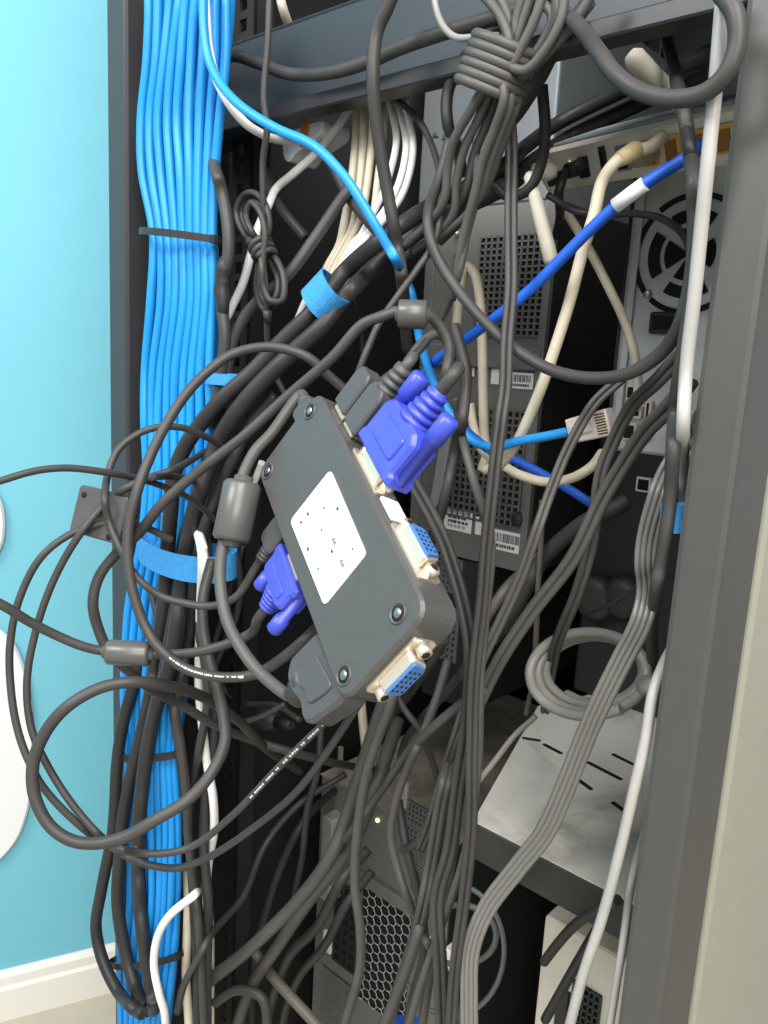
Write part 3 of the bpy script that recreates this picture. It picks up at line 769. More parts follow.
cable('power_cable', 'fat black cable making the large oval loop at lower left', [(212, 560, .52), (203, 600, .51), (205, 640, .50), (215, 680, .49), (223, 712, .48), (225, 742, .47), (212, 772, .46), (190, 798, .455), (155, 820, .45), (127, 836, .45), (100, 843, .45), (73, 841, .45), (50, 826, .45), (35, 797, .45), (33, 765, .45), (45, 733, .45), (67, 707, .45), (100, 688, .455), (133, 682, .46), (173, 687, .48), (207, 699, .52), (240, 722, .56), (262, 745, .6), (300, 772, .72)], 11.5, BLK2, mode='d')

# ---- small dark adapter box on the left
pc = at(98, 514, .48)
ax_ = (at(127, 497, .475)-at(80, 485, .485)); ay_ = (at(68, 530, .485)-at(80, 485, .485)); ay_ = ay_-ax_*(ay_.dot(ax_)/ax_.dot(ax_))
az_ = ax_.cross(ay_).normalized()
if az_.dot(F) > 0: az_ = -az_
fb = frame(pc, ax_, ay_, az_); hw, hh = ax_.length*.52, ay_.length*.52
t = empty('adapter_box', pc, 'small flat dark plastic adapter box with screw hole against the blue wall', 'adapter')
b = MB(); b.prism(fb, [(-hw, -hh), (hw, -hh), (hw, hh), (-hw, hh)], -.007, 0, BOXP, rad=.003, bev=.001); b.build('housing', t)
b = MB(); b.lathe(fb(-hw*.72, -hh*.62, 0), az_, [(-.001, .0019), (.0003, .0019)], HOLE, 12); b.build('screw_hole', t)
b = MB(); b.lathe(fb(hw*.62, hh*.8, 0), az_, [(-.001, .0019), (.0003, .0019)], HOLE, 12); b.build('screw_hole', t)
b = MB()
for k in range(5): b.box(fb, (hw-.0002, -hh*.7+k*hh*.32, -.006), (hw+.006, -hh*.7+k*hh*.32+.003, -.001), CASED, .0008)
b.build('connector_row', t)

# ================================================================== BLUE BUNDLE
TIE_E = .347
YS = [-25, 0, 60, 120, 170, 235, 300, 370, 420, 480, 540, 600, 650, 700, 755, 820, 900, 960, 1045]
XL = [139, 139, 138, 136, 139, 148, 145, 137, 138, 142, 138, 124, 118, 117, 124, 121, 119, 115, 116]
XR = [236, 234, 229, 222, 218, 216, 219, 215, 212, 207, 200, 193, 187, 185, 178, 180, 180, 177, 166]
N1, N2 = 9, 9
GB = 'sky blue network cables in the tied bundle'
def strand(k, n, e, ph):
    pts = []
    for i, y in enumerate(YS):
        u = (k+.5)/n
        tie = y in (235, 755, 960)
        wv = 0 if tie else .03*math.sin(i*1.1+ph)+random.uniform(-.012, .012)
        x0 = XL[i]+(12 if e > .36 else 2); x = x0+(XR[i]-x0)*min(.985, max(.015, u+wv))
        bow = .008*math.sin(math.pi*u)
        pts.append((x, y, e-bow+(0 if tie else random.uniform(-.0018, .0018))))
    return pts
for k in range(N1):
    cable('network_cable', 'sky blue network cable running down the tied bundle beside the left post', strand(k, N1, .350, k*.55), 8.9, BLU, cat='cable', group=GB, sides=8)
for k in range(N2):
    cable('network_cable', 'sky blue network cable running down the tied bundle beside the left post', strand(k, N2, .3615, k*.5+2), 8.7, BLU, cat='cable', group=GB, sides=8)
def ring(name, label, cat, x0, y0, x1, y1, e, wpx, thick, m, rb=.021, head=True, tilt=None):
    p, q = on_e(x0, y0, e), on_e(x1, y1, e); c = (p+q)/2; u = (q-p); ra = u.length/2
    ax = Z-u*(Z.dot(u)/u.dot(u)); d = (c-CAM).dot(F)
    b = MB(); b.band(c, ax, u, ra, rb, wpx*d/FOC, thick, m)
    o = b.build(name); tag(o, label, cat)
    if head:
        h = MB(); fq = frame(q, u, D, ax); h.box(fq, (-.002, -.006, -.003), (.003, -.001, .003), m, .0008); h.build('lock_head', o)
    return o
ring('cable_tie', 'black cable tie round the blue bundle near the top', 'cable tie', 149, 233, 218, 240, TIE_E, 7, .0012, BLK)
ring('cable_tie', 'black cable tie round the blue bundle under the oval loop', 'cable tie', 124, 752, 180, 753, .348, 7, .0012, DEEP, .0155)
ring('cable_tie', 'black cable tie round the blue bundle near the floor', 'cable tie', 114, 960, 179, 955, .348, 6, .0012, DEEP, .0155)

# white cable, blue cable in front of panel at upper left
cable('network_cable', 'white cable curving from the bundle top to the white block under the panel', [(204, -20, .335), (206, 15, .335), (208, 45, .335), (214, 72, .338), (226, 98, .345), (243, 121, .36), (262, 134, .38), (285, 141, .42), (300, 140, .46)], 9, WHT)
o, C, r = cable('network_cable', 'sky blue cable crossing from the bundle top to the clear plug beside the right tower', [(203, -20, .33), (204, 30, .33), (209, 60, .33), (222, 86, .33), (243, 108, .33), (275, 128, .335), (315, 147, .34), (344, 176, .345), (364, 206, .35), (384, 240, .36), (400, 268, .39), (412, 296, .41), (420, 340, .42), (432, 378, .43), (452, 416, .43), (472, 440, .43), (492, 447, .43), (520, 441, .43), (548, 436, .43), (572, 431, .43)], 9.5, BLU2)
# clear plug on that cable
p = on_e(571, 431, .43); q = on_e(612, 421, .43); u = (q-p); L = u.length
n_ = (CAM-p).normalized(); v_ = n_.cross(u.normalized()).normalized(); n2 = u.normalized().cross(v_).normalized()
fp = frame(p, u, v_, n2)
b = MB(); b.prism(fp, [(0, -.0072), (L*.55, -.0078), (L, -.0078), (L, .0078), (L*.55, .0078), (0, .0072)], -.005, .005, CLEAR, rad=.001, bev=.0008); k = b.build('clear_plug', o); k['label'] = 'clear plastic plug with pinkish tint'
b = MB()
for i in range(8): b.box(fp, (L*.72, -.006+i*.0016, .0046), (L*.96, -.0052+i*.0016, .0054), GOLD)
b.build('contacts', k)
b = MB(); b.box(fp, (L*.1, -.003, .0048), (L*.62, .003, .0068), CLEAR, .0006); b.build('latch', k)

# royal blue cable
o, C, r = cable('network_cable', 'royal blue network cable with white sleeve rising to the beige router', [(700, 146, .43), (690, 155, .42), (665, 171, .415), (640, 187, .41), (615, 207, .41), (590, 230, .41), (560, 260, .41), (530, 290, .41), (503, 312, .41), (480, 329, .415), (458, 345, .42), (438, 359, .425), (426, 371, .43), (422, 385, .435), (428, 400, .445), (445, 414, .455), (468, 433, .47), (490, 450, .48), (512, 459, .49), (535, 470, .50), (560, 484, .51), (592, 504, .52)], 10.5, ROY)
s0, s1 = on_e(615, 206, .409), on_e(645, 184, .409)
b = MB(); b.sweep([s0, s1], [r*1.18, r*1.18], WHITEP, 14); k = b.build('sleeve', o); k['label'] = 'white printed sleeve'
# cream cables
cable('network_cable', 'cream network cable dropping from the router port across the dark gap', [(664, 136, .455), (650, 147, .448), (632, 152, .44), (614, 164, .43), (602, 182, .43), (594, 215, .43), (583, 250, .43), (570, 300, .43), (556, 345, .43), (544, 380, .43), (530, 415, .435), (515, 445, .44), (498, 466, .45), (486, 470, .46)], 12, CRM)
t = empty('network_plug_boot', at(640, 150, .5), 'yellowed clear plug boot pushed into the router port', 'plug')
b = MB(); b.sweep([fro(rpt(655, 144)[0], -.001, .015), fro(rpt(652, 145)[0], -.012, .014), on_e(634, 151, .44), on_e(618, 160, .432)], [.0062, .0062, .0052, .0042], mat('yellowed_plastic', (.58, .47, .24), .4), 12); b.build('boot', t)
cable('network_cable', 'cream cable arching from the antenna foot down the silver tower edge', [(540, 168, .54), (556, 196, .53), (575, 226, .52), (592, 255, .52), (610, 290, .52), (624, 320, .52), (634, 352, .52), (638, 385, .53), (636, 410, .535)], 9, CRM)
cable('network_cable', 'cream cable hooked over like a hairpin in front of the left grille', [(455, 345, .52), (457, 318, .52), (461, 285, .52), (466, 266, .52), (474, 272, .52), (480, 300, .52), (482, 340, .52), (483, 390, .52), (484, 430, .52), (486, 456, .52), (482, 470, .52)], 10, CRM)
cable('network_cable', 'cream cable lying in a shallow curve under the clear plug', [(470, 404, .50), (474, 428, .50), (482, 450, .50), (500, 463, .49), (520, 475, .48), (548, 482, .48), (572, 478, .48), (590, 468, .48), (602, 453, .50)], 9.5, CRM)
cable('signal_cable', 'short cream lead dropping below the white label of the box', [(360, 690, .50), (363, 722, .50), (367, 760, .51), (368, 785, .53)], 9, CRM)

# white strands under the panel running into the dark sleeve
GW = 'white cables fanning under the slate panel'
LW = 'thin white cable of the fan hanging from the slate panel into the blue wrap'
for (xt, xm, ym, xe, wd) in ((357, 352, 180, 333, 9), (364, 360, 185, 337, 9), (373, 369, 170, 340, 8), (384, 378, 180, 345, 8), (392, 396, 145, 349, 7), (400, 406, 150, 352, 7), (407, 413, 152, 356, 7)):
    bow = xm-xt
    cable('power_lead', LW, [(xt-4, 96, .45), (xt, 112, .44), (xm, ym, .43), (xm-(12 if bow > 0 else 8), ym+45, .425), (xe+6, 246, .42), (xe-6, 268, .415), (xe-14, 290, .41), (xe-24, 312, .41)], wd, WHT if bow > 0 else CRM, group=GW, z=.44)
cable('power_lead', 'white flat cable slanting from the panel down behind the small wound lead to the bundle', [(349, 108, .44), (335, 130, .44), (315, 154, .435), (293, 174, .43), (276, 189, .43), (269, 204, .42), (258, 228, .41), (251, 254, .40), (243, 283, .39), (230, 311, .385), (220, 332, .38), (213, 362, .375), (206, 398, .37), (194, 437, .365), (190, 480, .36)], 8.5, WHT)
cable('power_lead', 'white cable passing behind the blue strap low on the left', [(186, 500, .365), (191, 515, .362), (197, 530, .345), (202, 548, .312), (203, 560, .303), (202, 590, .310), (200, 625, .34), (199, 660, .345), (199, 690, .35), (202, 722, .355), (207, 763, .36), (213, 797, .36), (214, 830, .365), (209, 860, .37), (206, 900, .375), (205, 960, .385), (206, 1040, .39)], 9, WHT)
cable('power_lead', 'white cable bending over the lowest blue strands near the floor', [(206, 885, .395), (199, 890, .37), (192, 897, .345), (171, 914, .332), (158, 936, .328), (154, 965, .328), (159, 993, .33), (164, 1010, .335), (166, 1040, .35)], 8, WHT)
cable('power_lead', 'cream cable standing behind the black stack at bottom left', [(187, 870, .37), (188, 905, .365), (187, 940, .36), (186, 975, .36), (188, 1010, .36), (190, 1040, .36)], 9, CRM)
cable('power_lead', 'cream cable right of the black stack at bottom left', [(209, 900, .39), (211, 940, .39), (211, 980, .39), (211, 1040, .39)], 7, CRM)
cable('power_lead', 'cream cable glimpsed high above the slate panel', [(276, -25, .46), (282, 5, .46), (290, 30, .48), (296, 60, .52)], 9, CRM)
cable('power_lead', 'short white cable between the black ones left of the fat bead', [(262, 462, .40), (256, 478, .40), (244, 505, .40), (232, 530, .40), (226, 552, .40)], 7, WHT)
cable('power_lead', 'white cable sliver under the blue wrap on the black sleeve', [(307, 296, .42), (301, 310, .42), (293, 330, .42), (283, 356, .42)], 6, WHT)

# ================================================================== BLACK SLEEVES THROUGH THE BLUE WRAP
def sleeves():
    A_ = [((790, 22, .44), (735, 44, .47), (680, 66, .54), (620, 92, .60), (560, 122, .60), (524, 148, .54), (496, 172, .46), (460, 192, .44), (428, 208, .425), (395, 230, .41), (352, 264, .39), (329, 290, .375), (312, 312, .365), (283, 340, .355), (250, 374, .345), (225, 396, .335), (202, 422, .328), (185, 447, .325), (174, 475, .322), (171, 507, .322), (168, 545, .325), (164, 600, .33), (156, 660, .335), (150, 695, .335), (144, 724, .335), (137, 753, .335), (129, 786, .335), (123, 818, .333), (120, 853, .332), (118, 907, .332), (125, 950, .332), (133, 980, .334), (142, 1003, .339), (150, 1011, .345)),
         ((790, 40, .455), (740, 60, .495), (688, 82, .565), (630, 108, .615), (570, 137, .615), (532, 162, .55), (506, 186, .465), (470, 204, .445), (436, 221, .43), (402, 244, .415), (364, 277, .395), (341, 302, .38), (322, 326, .37), (292, 353, .36), (268, 376, .35), (244, 402, .342), (221, 436, .336), (207, 470, .333), (196, 505, .331), (187, 545, .331), (180, 600, .334), (171, 660, .335), (158, 700, .336), (148, 745, .336), (142, 790, .336), (138, 850, .334), (140, 905, .334), (145, 950, .334), (151, 985, .336), (154, 1004, .340), (152, 1013, .348)),
         ]
    L_ = ['upper of two fat black sleeves running through the blue wrap to the lower left', 'lower of two fat black sleeves running through the blue wrap to the lower left']
    for pts, lb, w in zip(A_, L_, (15, 16)): cable('cable_sleeve', lb, list(pts), w, DEEP if 0 else BLK, cat='cable')
sleeves()
c = on_e(327, 296, .375); axw = (on_e(346, 276, .38)-on_e(308, 316, .37)).normalized()
uw = axw.cross(c-CAM).normalized(); wp = (c-CAM).dot(F)/FOC
b = MB(); b.band(c, axw, uw, 20*wp, .0160, 30*wp, .0013, VEL, wob=.0008); tag(b.build('hook_strap'), 'blue hook and loop wrap round the black sleeves above the switch box', 'strap')
# strap low on the left, wraps the black vertical cables
p, q = on_e(133, 556, .325), on_e(216, 562, .322); c = (p+q)/2+D*.012; u = q-p
b = MB(); b.band(c, (Z*1-u.normalized()*.06), u, u.length/2, .020, 25*(c-CAM).dot(F)/FOC, .0012, VEL, n=64, wob=.002)
tag(b.build('hook_strap'), 'wide blue hook and loop strap round the black cables left of the switch box', 'strap')
p, q = on_e(207, 379, .345), on_e(233, 379, .345); c = (p+q)/2+D*.004; u = q-p
b = MB(); b.band(c, Z, u, u.length/2, .010, 11*(c-CAM).dot(F)/FOC, .001, VEL); tag(b.build('hook_strap'), 'small blue strap on the lumpy black cable beside the blue bundle', 'strap')
p, q = on_e(659, 518, .36), on_e(684, 520, .36); c = (p+q)/2+D*.006; u = q-p
b = MB(); b.band(c, Z-u.normalized()*.1, u, u.length/2, .008, 27*(c-CAM).dot(F)/FOC, .001, VEL); tag(b.build('hook_strap'), 'blue hook and loop strap tucked against the right post', 'strap')

# lumpy black cable right of the blue bundle
o, C, r = cable('power_cable', 'black cable with a lumpy taped knot down the right edge of the blue bundle', [(205, 60, .37), (209, 120, .36), (213, 160, .35), (222, 192, .345), (228, 228, .343), (228, 258, .343), (223, 280, .343), (222, 306, .343), (225, 335, .343), (222, 368, .343), (216, 400, .345), (209, 430, .35)], 12, BLK2)
b = MB(); pts = [on_e(x, y, .343) for x, y in ((227, 258), (224, 270), (222, 280), (222, 292), (223, 304), (223, 318))]
b.sweep(pts, [r*1.0, r*1.5, r*1.15, r*1.45, r*1.1, r*.9], BLK, 10); k = b.build('tape_wrap', o); k['label'] = 'lumpy black tape'

# black cables in the left column behind the strap
LEFTCOL = [
    ('black cable from the centre dropping first right of the sleeves, through the strap', [(258, 386, .35), (238, 410, .343), (223, 432, .338), (208, 466, .334), (196, 500, .332), (184, 540, .331), (176, 600, .336), (166, 660, .34), (160, 700, .343), (156, 750, .345), (150, 790, .345), (139, 830, .335), (135, 860, .33)], 12, BLK),
    ('black cable second right of the sleeves, passing under the fat bead', [(275, 395, .36), (250, 425, .35), (232, 462, .343), (216, 495, .338), (204, 530, .335), (196, 570, .335), (190, 630, .34), (180, 690, .345), (178, 730, .35), (184, 780, .35), (190, 840, .352), (194, 900, .355), (197, 960, .355), (198, 1040, .355)], 11, BLK),
    ('dark cable curling down left of the white cable to the black stack', [(236, 420, .36), (222, 455, .355), (212, 490, .35), (206, 530, .343), (209, 570, .343), (203, 603, .343), (200, 634, .343), (205, 663, .345), (208, 700, .35), (200, 745, .352), (192, 790, .355), (190, 834, .355), (196, 880, .358), (201, 940, .36), (203, 1040, .36)], 9, BLK2),
    ('thin dark cable bowing right below the fat bead', [(232, 540, .40), (238, 562, .40), (240, 588, .40), (237, 613, .40), (224, 645, .395), (214, 668, .39), (206, 700, .385), (204, 740, .38), (207, 790, .38), (212, 850, .375)], 7, BLK2),
    ('thin dark cable crossing the bow below the fat bead', [(243, 545, .41), (232, 582, .405), (222, 618, .40), (214, 650, .395), (212, 690, .39), (220, 710, .39), (236, 722, .39), (262, 716, .40), (285, 704, .41)], 6, BLK2),
    ('dark cable straight down the gap right of the blue strands', [(163, 592, .34), (170, 650, .342), (174, 702, .342), (181, 745, .342), (187, 800, .344), (188, 836, .346), (193, 880, .35), (199, 930, .352), (205, 1040, .352)], 9, BLK2),
    ('fat black cable bulging farthest left before doubling back near the floor', [(140, 650, .34), (132, 690, .335), (123, 724, .333), (117, 764, .332), (115, 805, .331), (112, 838, .33), (107, 862, .328), (101, 892, .327), (96, 928, .327), (102, 958, .327), (116, 988, .328), (132, 1007, .327), (143, 1014, .329)], 12, BLK),
    ('dark cable slanting steeply from the blue strap to the stack', [(150, 588, .333), (158, 620, .333), (164, 655, .336), (170, 690, .34), (175, 730, .343), (183, 770, .345), (190, 810, .35)], 7, BLK2),
    ('black cable at the stack right edge near the floor', [(215, 700, .365), (213, 745, .365), (206, 790, .362), (204, 850, .362), (208, 900, .362), (207, 960, .362), (207, 1040, .362)], 10, BLK2),
    ('dark cable crossing the stack low and heading right', [(177, 1012, .35), (184, 985, .348), (200, 955, .35), (213, 932, .37), (243, 897, .41), (265, 845, .45), (298, 805, .48), (346, 774, .52)], 7, BLK2),
]
for lb, pts, w, m in LEFTCOL: cable('power_cable', lb, pts, w, m)

# ================================================================== UPPER CABLES
cable('power_cable', 'fat black cable draped along the slate panel face', [(205, 75, .40), (214, 62, .39), (235, 56, .385), (258, 63, .385), (290, 74, .385), (330, 73, .385), (368, 62, .385), (400, 48, .385), (440, 34, .385), (480, 22, .385), (525, 8, .385), (570, -12, .385)], 13, BLK2)
cable('power_cable', 'black cable hanging straight in front of the slate panel to the bead', [(398, -20, .36), (388, 6, .36), (377, 32, .36), (373, 80, .36), (379, 140, .37), (389, 200, .38), (399, 256, .385), (404, 300, .40), (407, 350, .43)], 13, BLK2)
cable('power_cable', 'fat black loop hanging from the panel beside the right post', [(548, 0, .43), (566, 14, .40), (584, 32, .36), (600, 54, .34), (616, 75, .335), (641, 92, .333), (675, 99, .33), (706, 92, .328), (727, 72, .327), (737, 44, .327), (735, 14, .327), (720, -8, .33)], 17, BLK2)
cable('power_cable', 'black cable sagging in a wide U across both computer towers', [(450, 140, .39), (440, 178, .385), (430, 205, .385), (428, 226, .385), (436, 255, .385), (454, 285, .385), (481, 318, .385), (511, 346, .385), (549, 369, .385), (589, 378, .38), (630, 373, .375), (664, 350, .37), (683, 315, .36), (693, 260, .36), (694, 195, .36), (688, 137, .375), (677, 80, .43), (667, 40, .46), (655, -5, .48)], 12.5, BLK2)
cable('power_cable', 'thin dark cable falling from the wound cable to the ferrite bead', [(476, 140, .39), (477, 168, .39), (475, 202, .39), (467, 234, .39), (459, 273, .39), (450, 300, .395), (440, 322, .40)], 8, GRY)
cable('power_cable', 'dark twin cable falling from the wound cable past the clear plug to the floor', [(506, 95, .385), (511, 140, .395), (511, 190, .395), (511, 240, .39), (511, 290, .385), (507, 340, .38), (505, 390, .375), (500, 425, .37), (493, 484, .365), (487, 540, .362), (482, 603, .36), (474, 680, .358), (472, 753, .358), (471, 830, .358), (464, 900, .36), (455, 970, .36), (450, 1045, .36)], 13, BLK2, cores=2, gap=.9)
cable('power_cable', 'dark cable swinging behind the violet blue plug to the hanging pair', [(454, 325, .40), (461, 350, .40), (466, 372, .40), (463, 415, .40), (455, 455, .40), (443, 505, .40), (430, 545, .42), (424, 580, .45)], 11, BLK2)
cable('power_cable', 'dark cable joining the hanging pair above the barcode stickers', [(456, 400, .41), (463, 440, .40), (474, 482, .385), (484, 514, .375), (491, 548, .37), (487, 600, .368), (480, 680, .366), (478, 760, .366), (466, 850, .366), (440, 930, .37), (420, 986, .37), (405, 1040, .37)], 9, GRY)
cable('power_cable', 'dark twin cable from under the violet blue plug down the centre', [(404, 462, .40), (414, 484, .395), (429, 511, .39), (443, 540, .385), (455, 575, .38), (465, 612, .375), (471, 650, .37), (468, 720, .37), (458, 790, .37), (450, 850, .37), (437, 900, .37), (440, 963, .37), (443, 1045, .37)], 15, BLK2, cores=2, gap=.9)
cable('power_cable', 'grey twin cable slanting from the clear plug to the centre tangle', [(622, 378, .43), (594, 404, .42), (568, 449, .41), (551, 490, .40), (537, 530, .39), (520, 578, .385), (500, 622, .38), (481, 662, .375), (464, 712, .375), (444, 774, .38), (430, 825, .39), (420, 850, .40)], 11, GRY, cores=2, gap=.9)
cable('power_cable', 'grey twin cable bowing down in front of the steel tower to the square socket', [(688, 348, .365), (658, 380, .38), (631, 407, .40), (613, 442, .41), (602, 470, .41), (597, 500, .41), (592, 540, .41), (578, 590, .41), (558, 640, .43), (548, 690, .50), (545, 712, .56)], 13, GRY, cores=2, gap=.9)
cable('power_cable', 'grey twin cable running from the right post slanting to the lower centre', [(690, 380, .365), (669, 407, .375), (645, 432, .39), (624, 463, .40), (602, 500, .40), (573, 558, .395), (533, 610, .39), (500, 660, .385), (474, 712, .38), (455, 750, .38), (442, 800, .38), (432, 860, .385), (420, 920, .39), (395, 1000, .40), (385, 1040, .4)], 15, GRY, cores=2, gap=.9)
cable('power_cable', 'dark cable pressed along the inner edge of the right post', [(700, 215, .355), (694, 280, .355), (685, 340, .355), (676, 400, .355), (673, 450, .356), (670, 500, .357), (664, 545, .358), (656, 590, .37), (652, 640, .42), (655, 690, .47)], 14, BLK2)
cable('power_cable', 'pale grey fat cable standing along the right post', [(724, -20, .335), (721, 20, .335), (715, 90, .336), (708, 160, .338), (701, 230, .342), (694, 300, .346), (687, 360, .35), (683, 430, .358), (684, 490, .385), (692, 540, .42)], 14, LGRY)
cable('power_cable', 'pale grey cable leaving the right post towards the floor', [(684, 630, .41), (664, 664, .37), (653, 694, .358), (646, 737, .355), (635, 785, .352), (620, 850, .35), (602, 918, .35), (583, 975, .35), (566, 1040, .35)], 11, LGRY)
cable('power_cable', 'thin pale cable hugging the lowest right post edge', [(648, 820, .42), (632, 880, .37), (622, 950, .36), (614, 1000, .36), (607, 1045, .36)], 8, LGRY)
cable('power_cable', 'black cable crossing behind the tower tops between router and steel tower', [(548, 195, .48), (575, 211, .48), (605, 214, .48), (640, 214, .48), (665, 220, .48), (684, 236, .49), (692, 262, .50)], 7, BLK2)
cable('power_cable', 'dark cable dropping from the slate panel behind the fat loop', [(648, -40, .54), (661, 10, .52), (669, 50, .50), (677, 95, .455), (688, 140, .37), (695, 180, .365), (697, 230, .36)], 10, BLK)
# router's black power lead
t = empty('power_lead', at(585, 158, .5), 'black power lead with small plug in the router jack', 'cable')
x_, z_ = rpt(583, 158)
P = [fro(x_, -.002, .014), fro(x_, -.014, .014), fro(x_-.006, -.024, .010)] + [at(563, 176, .53), at(559, 192, .53), at(560, 214, .55), at(556, 236, .58)]
cord(t, P, 9, BLK); b = MB(); b.sweep([fro(x_, .001, .014), fro(x_, -.015, .014)], [.0058, .005], BLK, 12); b.build('plug', t)

# ---- small wound lead (left)
def wound_small():
    e = .365
    t = empty('wound_lead', on_e(262, 248, e), 'thin black lead wound into a small hanging skein left of the blue wrap', 'cable')
    P = [(270, -20, .355), (268, 40, .355), (264, 97, .355), (267, 130, .358), (263, 160, .36), (263, 195, .362), (264, 226, .365), (262, 248, e)]
    loops = [((246, 236), (236, 212), (243, 196), (254, 193), (266, 206), (269, 228)), ((248, 232), (241, 212), (248, 198), (258, 202), (266, 220), (268, 232)), ((252, 232), (246, 215), (251, 203), (260, 212), (264, 226), (265, 236))]
    lows = [((258, 268), (257, 292), (264, 309), (276, 304), (281, 286), (276, 268)), ((261, 270), (261, 292), (268, 304), (276, 296), (278, 280), (272, 264)), ((262, 268), (264, 288), (270, 300), (282, 300), (284, 280), (278, 262))]
    for i in range(3):
        P += [(x, y, e-.004*i+.002*k) for k, (x, y) in enumerate(lows[i])] + [(264, 248, e+.003*i)]
        if i < 2: P += [(x, y, e+.004*i) for x, y in loops[i]] + [(262, 248, e-.003*i)]
    P += [(x, y, e-.006) for x, y in loops[2]] + [(263, 262, e-.006), (266, 288, e-.004), (267, 308, .365), (268, 348, .375), (275, 374, .385), (286, 396, .39)]
    Q = path3(P, e, 'e'); b, C, r = cord_mesh(Q, 6.5, BLK2)
    # turns of the lead round its own skein
    c0, c1 = on_e(258, 240, e-.001), on_e(266, 258, e-.001); ax = c1-c0; u = ax.orthogonal().normalized(); w = ax.normalized().cross(u); H = []
    for k in range(49):
        a = 2*math.pi*k/16; H.append(c0+ax*(k/48)+(u*math.cos(a)+w*math.sin(a))*.0072)
    b.sweep(H, [r]*len(H), BLK2, 8); b.build('cord', t)
    b = MB(); pq = on_e(267, 310, .365); b.sweep([pq, on_e(268, 322, .367)], [r*1.5, r*1.1], BLK2, 10); b.build('sleeve', t)
wound_small()
# ---- large wound cable (top centre)
def wound_large():
    e = .375
    t = empty('wound_cable', on_e(500, 66, e), 'grey cable wound into a thick hank with five turns at top centre', 'cable')
    ups = [[(470, -20), (502, 20), (508, 48)], [(528, -20), (516, 20), (512, 45)], [(556, -20), (555, 14), (546, 38), (528, 62)], [(566, -15), (560, 22), (545, 50), (526, 70)], [(537, -20), (524, 18), (515, 44)], [(490, -20), (508, 18), (510, 46)], [(546, -20), (536, 16), (520, 50)], [(600, -20), (575, 22), (545, 56), (522, 76)], [(508, 40), (520, 12), (540, 4), (552, 16), (546, 36), (528, 62)]]
    lows = [[(484, 88), (470, 112), (454, 140), (448, 165), (444, 200), (430, 222), (404, 246)], [(490, 92), (478, 120), (464, 150), (456, 185), (454, 212), (440, 232), (412, 252)], [(496, 96), (486, 125), (474, 155), (466, 190), (452, 214), (430, 238), (404, 258)], [(504, 98), (494, 130), (482, 162), (474, 196), (466, 225), (458, 262), (452, 300)], [(511, 100), (500, 134), (489, 165), (482, 190), (470, 212), (452, 228), (428, 246)], [(518, 96), (508, 128), (498, 155), (490, 178), (478, 200), (460, 222), (440, 242)]]
    b = MB(); r = None
    for i, up in enumerate(ups):
        lo = lows[i % len(lows)]
        P = [(x, y, e+(i % 3-1)*.006) for x, y in up]+[(500+(i-3)*3.6, 66, e+(i % 3-1)*.006)]+[(x, y, e+(i % 3-1)*.006+.004*k) for k, (x, y) in enumerate(lo)]
        Q = path3(P, e, 'e'); bb, C, r = cord_mesh(Q, 9.5, GRY)
        b.sweep(C, [r]*len(C), GRY, 9)
    c0, c1 = on_e(508, 44, e), on_e(488, 92, e); ax = c1-c0; a_ = ax.normalized(); u = a_.cross(c0-CAM).normalized(); w = a_.cross(u); H = []
    for k in range(89):
        a = 2*math.pi*k/16; H.append(c0+ax*(k/88)+(u*.0175*math.cos(a)+w*.0135*math.sin(a)))
    b.sweep(H, [r*1.1]*len(H), GRY, 9)
    b.build('cord', t)
wound_large()
cable('power_cable', 'light grey kinked cable over the panel left of the thick hank', [(432, -15, .375), (437, 12, .375), (446, 30, .37), (458, 38, .368), (478, 37, .368), (500, 36, .372)], 7, mat('mid_grey_cable', (.22, .215, .2), .45))
cable('power_cable', 'black cable curving left below the thick hank', [(510, 18, .40), (480, 42, .40), (460, 65, .40), (448, 92, .40), (448, 125, .40), (458, 150, .41), (462, 175, .42)], 12, BLK)
cable('power_cable', 'black cable right of the thick hank dropping to the antenna', [(590, 0, .395), (560, 40, .40), (540, 78, .41), (520, 110, .42), (505, 128, .43)], 14, BLK)
cable('power_cable', 'dark cable from the thick hank curling under the grey device', [(542, 85, .43), (545, 130, .44), (541, 165, .45), (528, 190, .45), (508, 196, .45), (494, 186, .45)], 11, BLK)
for i, (pts, lb) in enumerate((
    ([(305, 238, .44), (284, 213, .43), (271, 192, .43), (268, 170, .44)], 'short flat black cable slanting below the white block'),
    ([(352, 185, .42), (338, 204, .41), (313, 241, .395), (286, 277, .38), (262, 297, .375), (244, 318, .37), (232, 345, .365), (226, 375, .36)], 'flat black cable from the blue cable to the small wound lead'),
    ([(330, 160, .42), (345, 190, .42), (368, 220, .415), (388, 244, .41), (402, 262, .41)], 'black cable under the crossing sky blue one'),
    ([(350, 280, .48), (355, 300, .48), (362, 330, .5), (362, 372, .5)], 'thin black cable in the dark gap above the switch box'))):
    cable('power_cable', lb, pts, (11, 12, 12, 6)[i], BLK2 if i != 3 else BLK)

# ================================================================== RIGHT LOWER
cable('ribbon_cable', 'wide ribbed grey cable sweeping from the right post over the dusty shelf to the floor', [(706, 415, .41), (690, 440, .385), (668, 475, .368), (657, 505, .37), (648, 540, .375), (646, 563, .375), (648, 590, .375), (641, 622, .378), (620, 664, .38), (600, 704, .38), (585, 738, .38), (563, 793, .375), (545, 832, .372), (517, 868, .37), (486, 910, .368), (471, 950, .366), (469, 1000, .366), (470, 1045, .366)], 21, mat('ribbed_grey_cable', (.15, .145, .135), .38), cores=4, gap=.85, cat='cable')
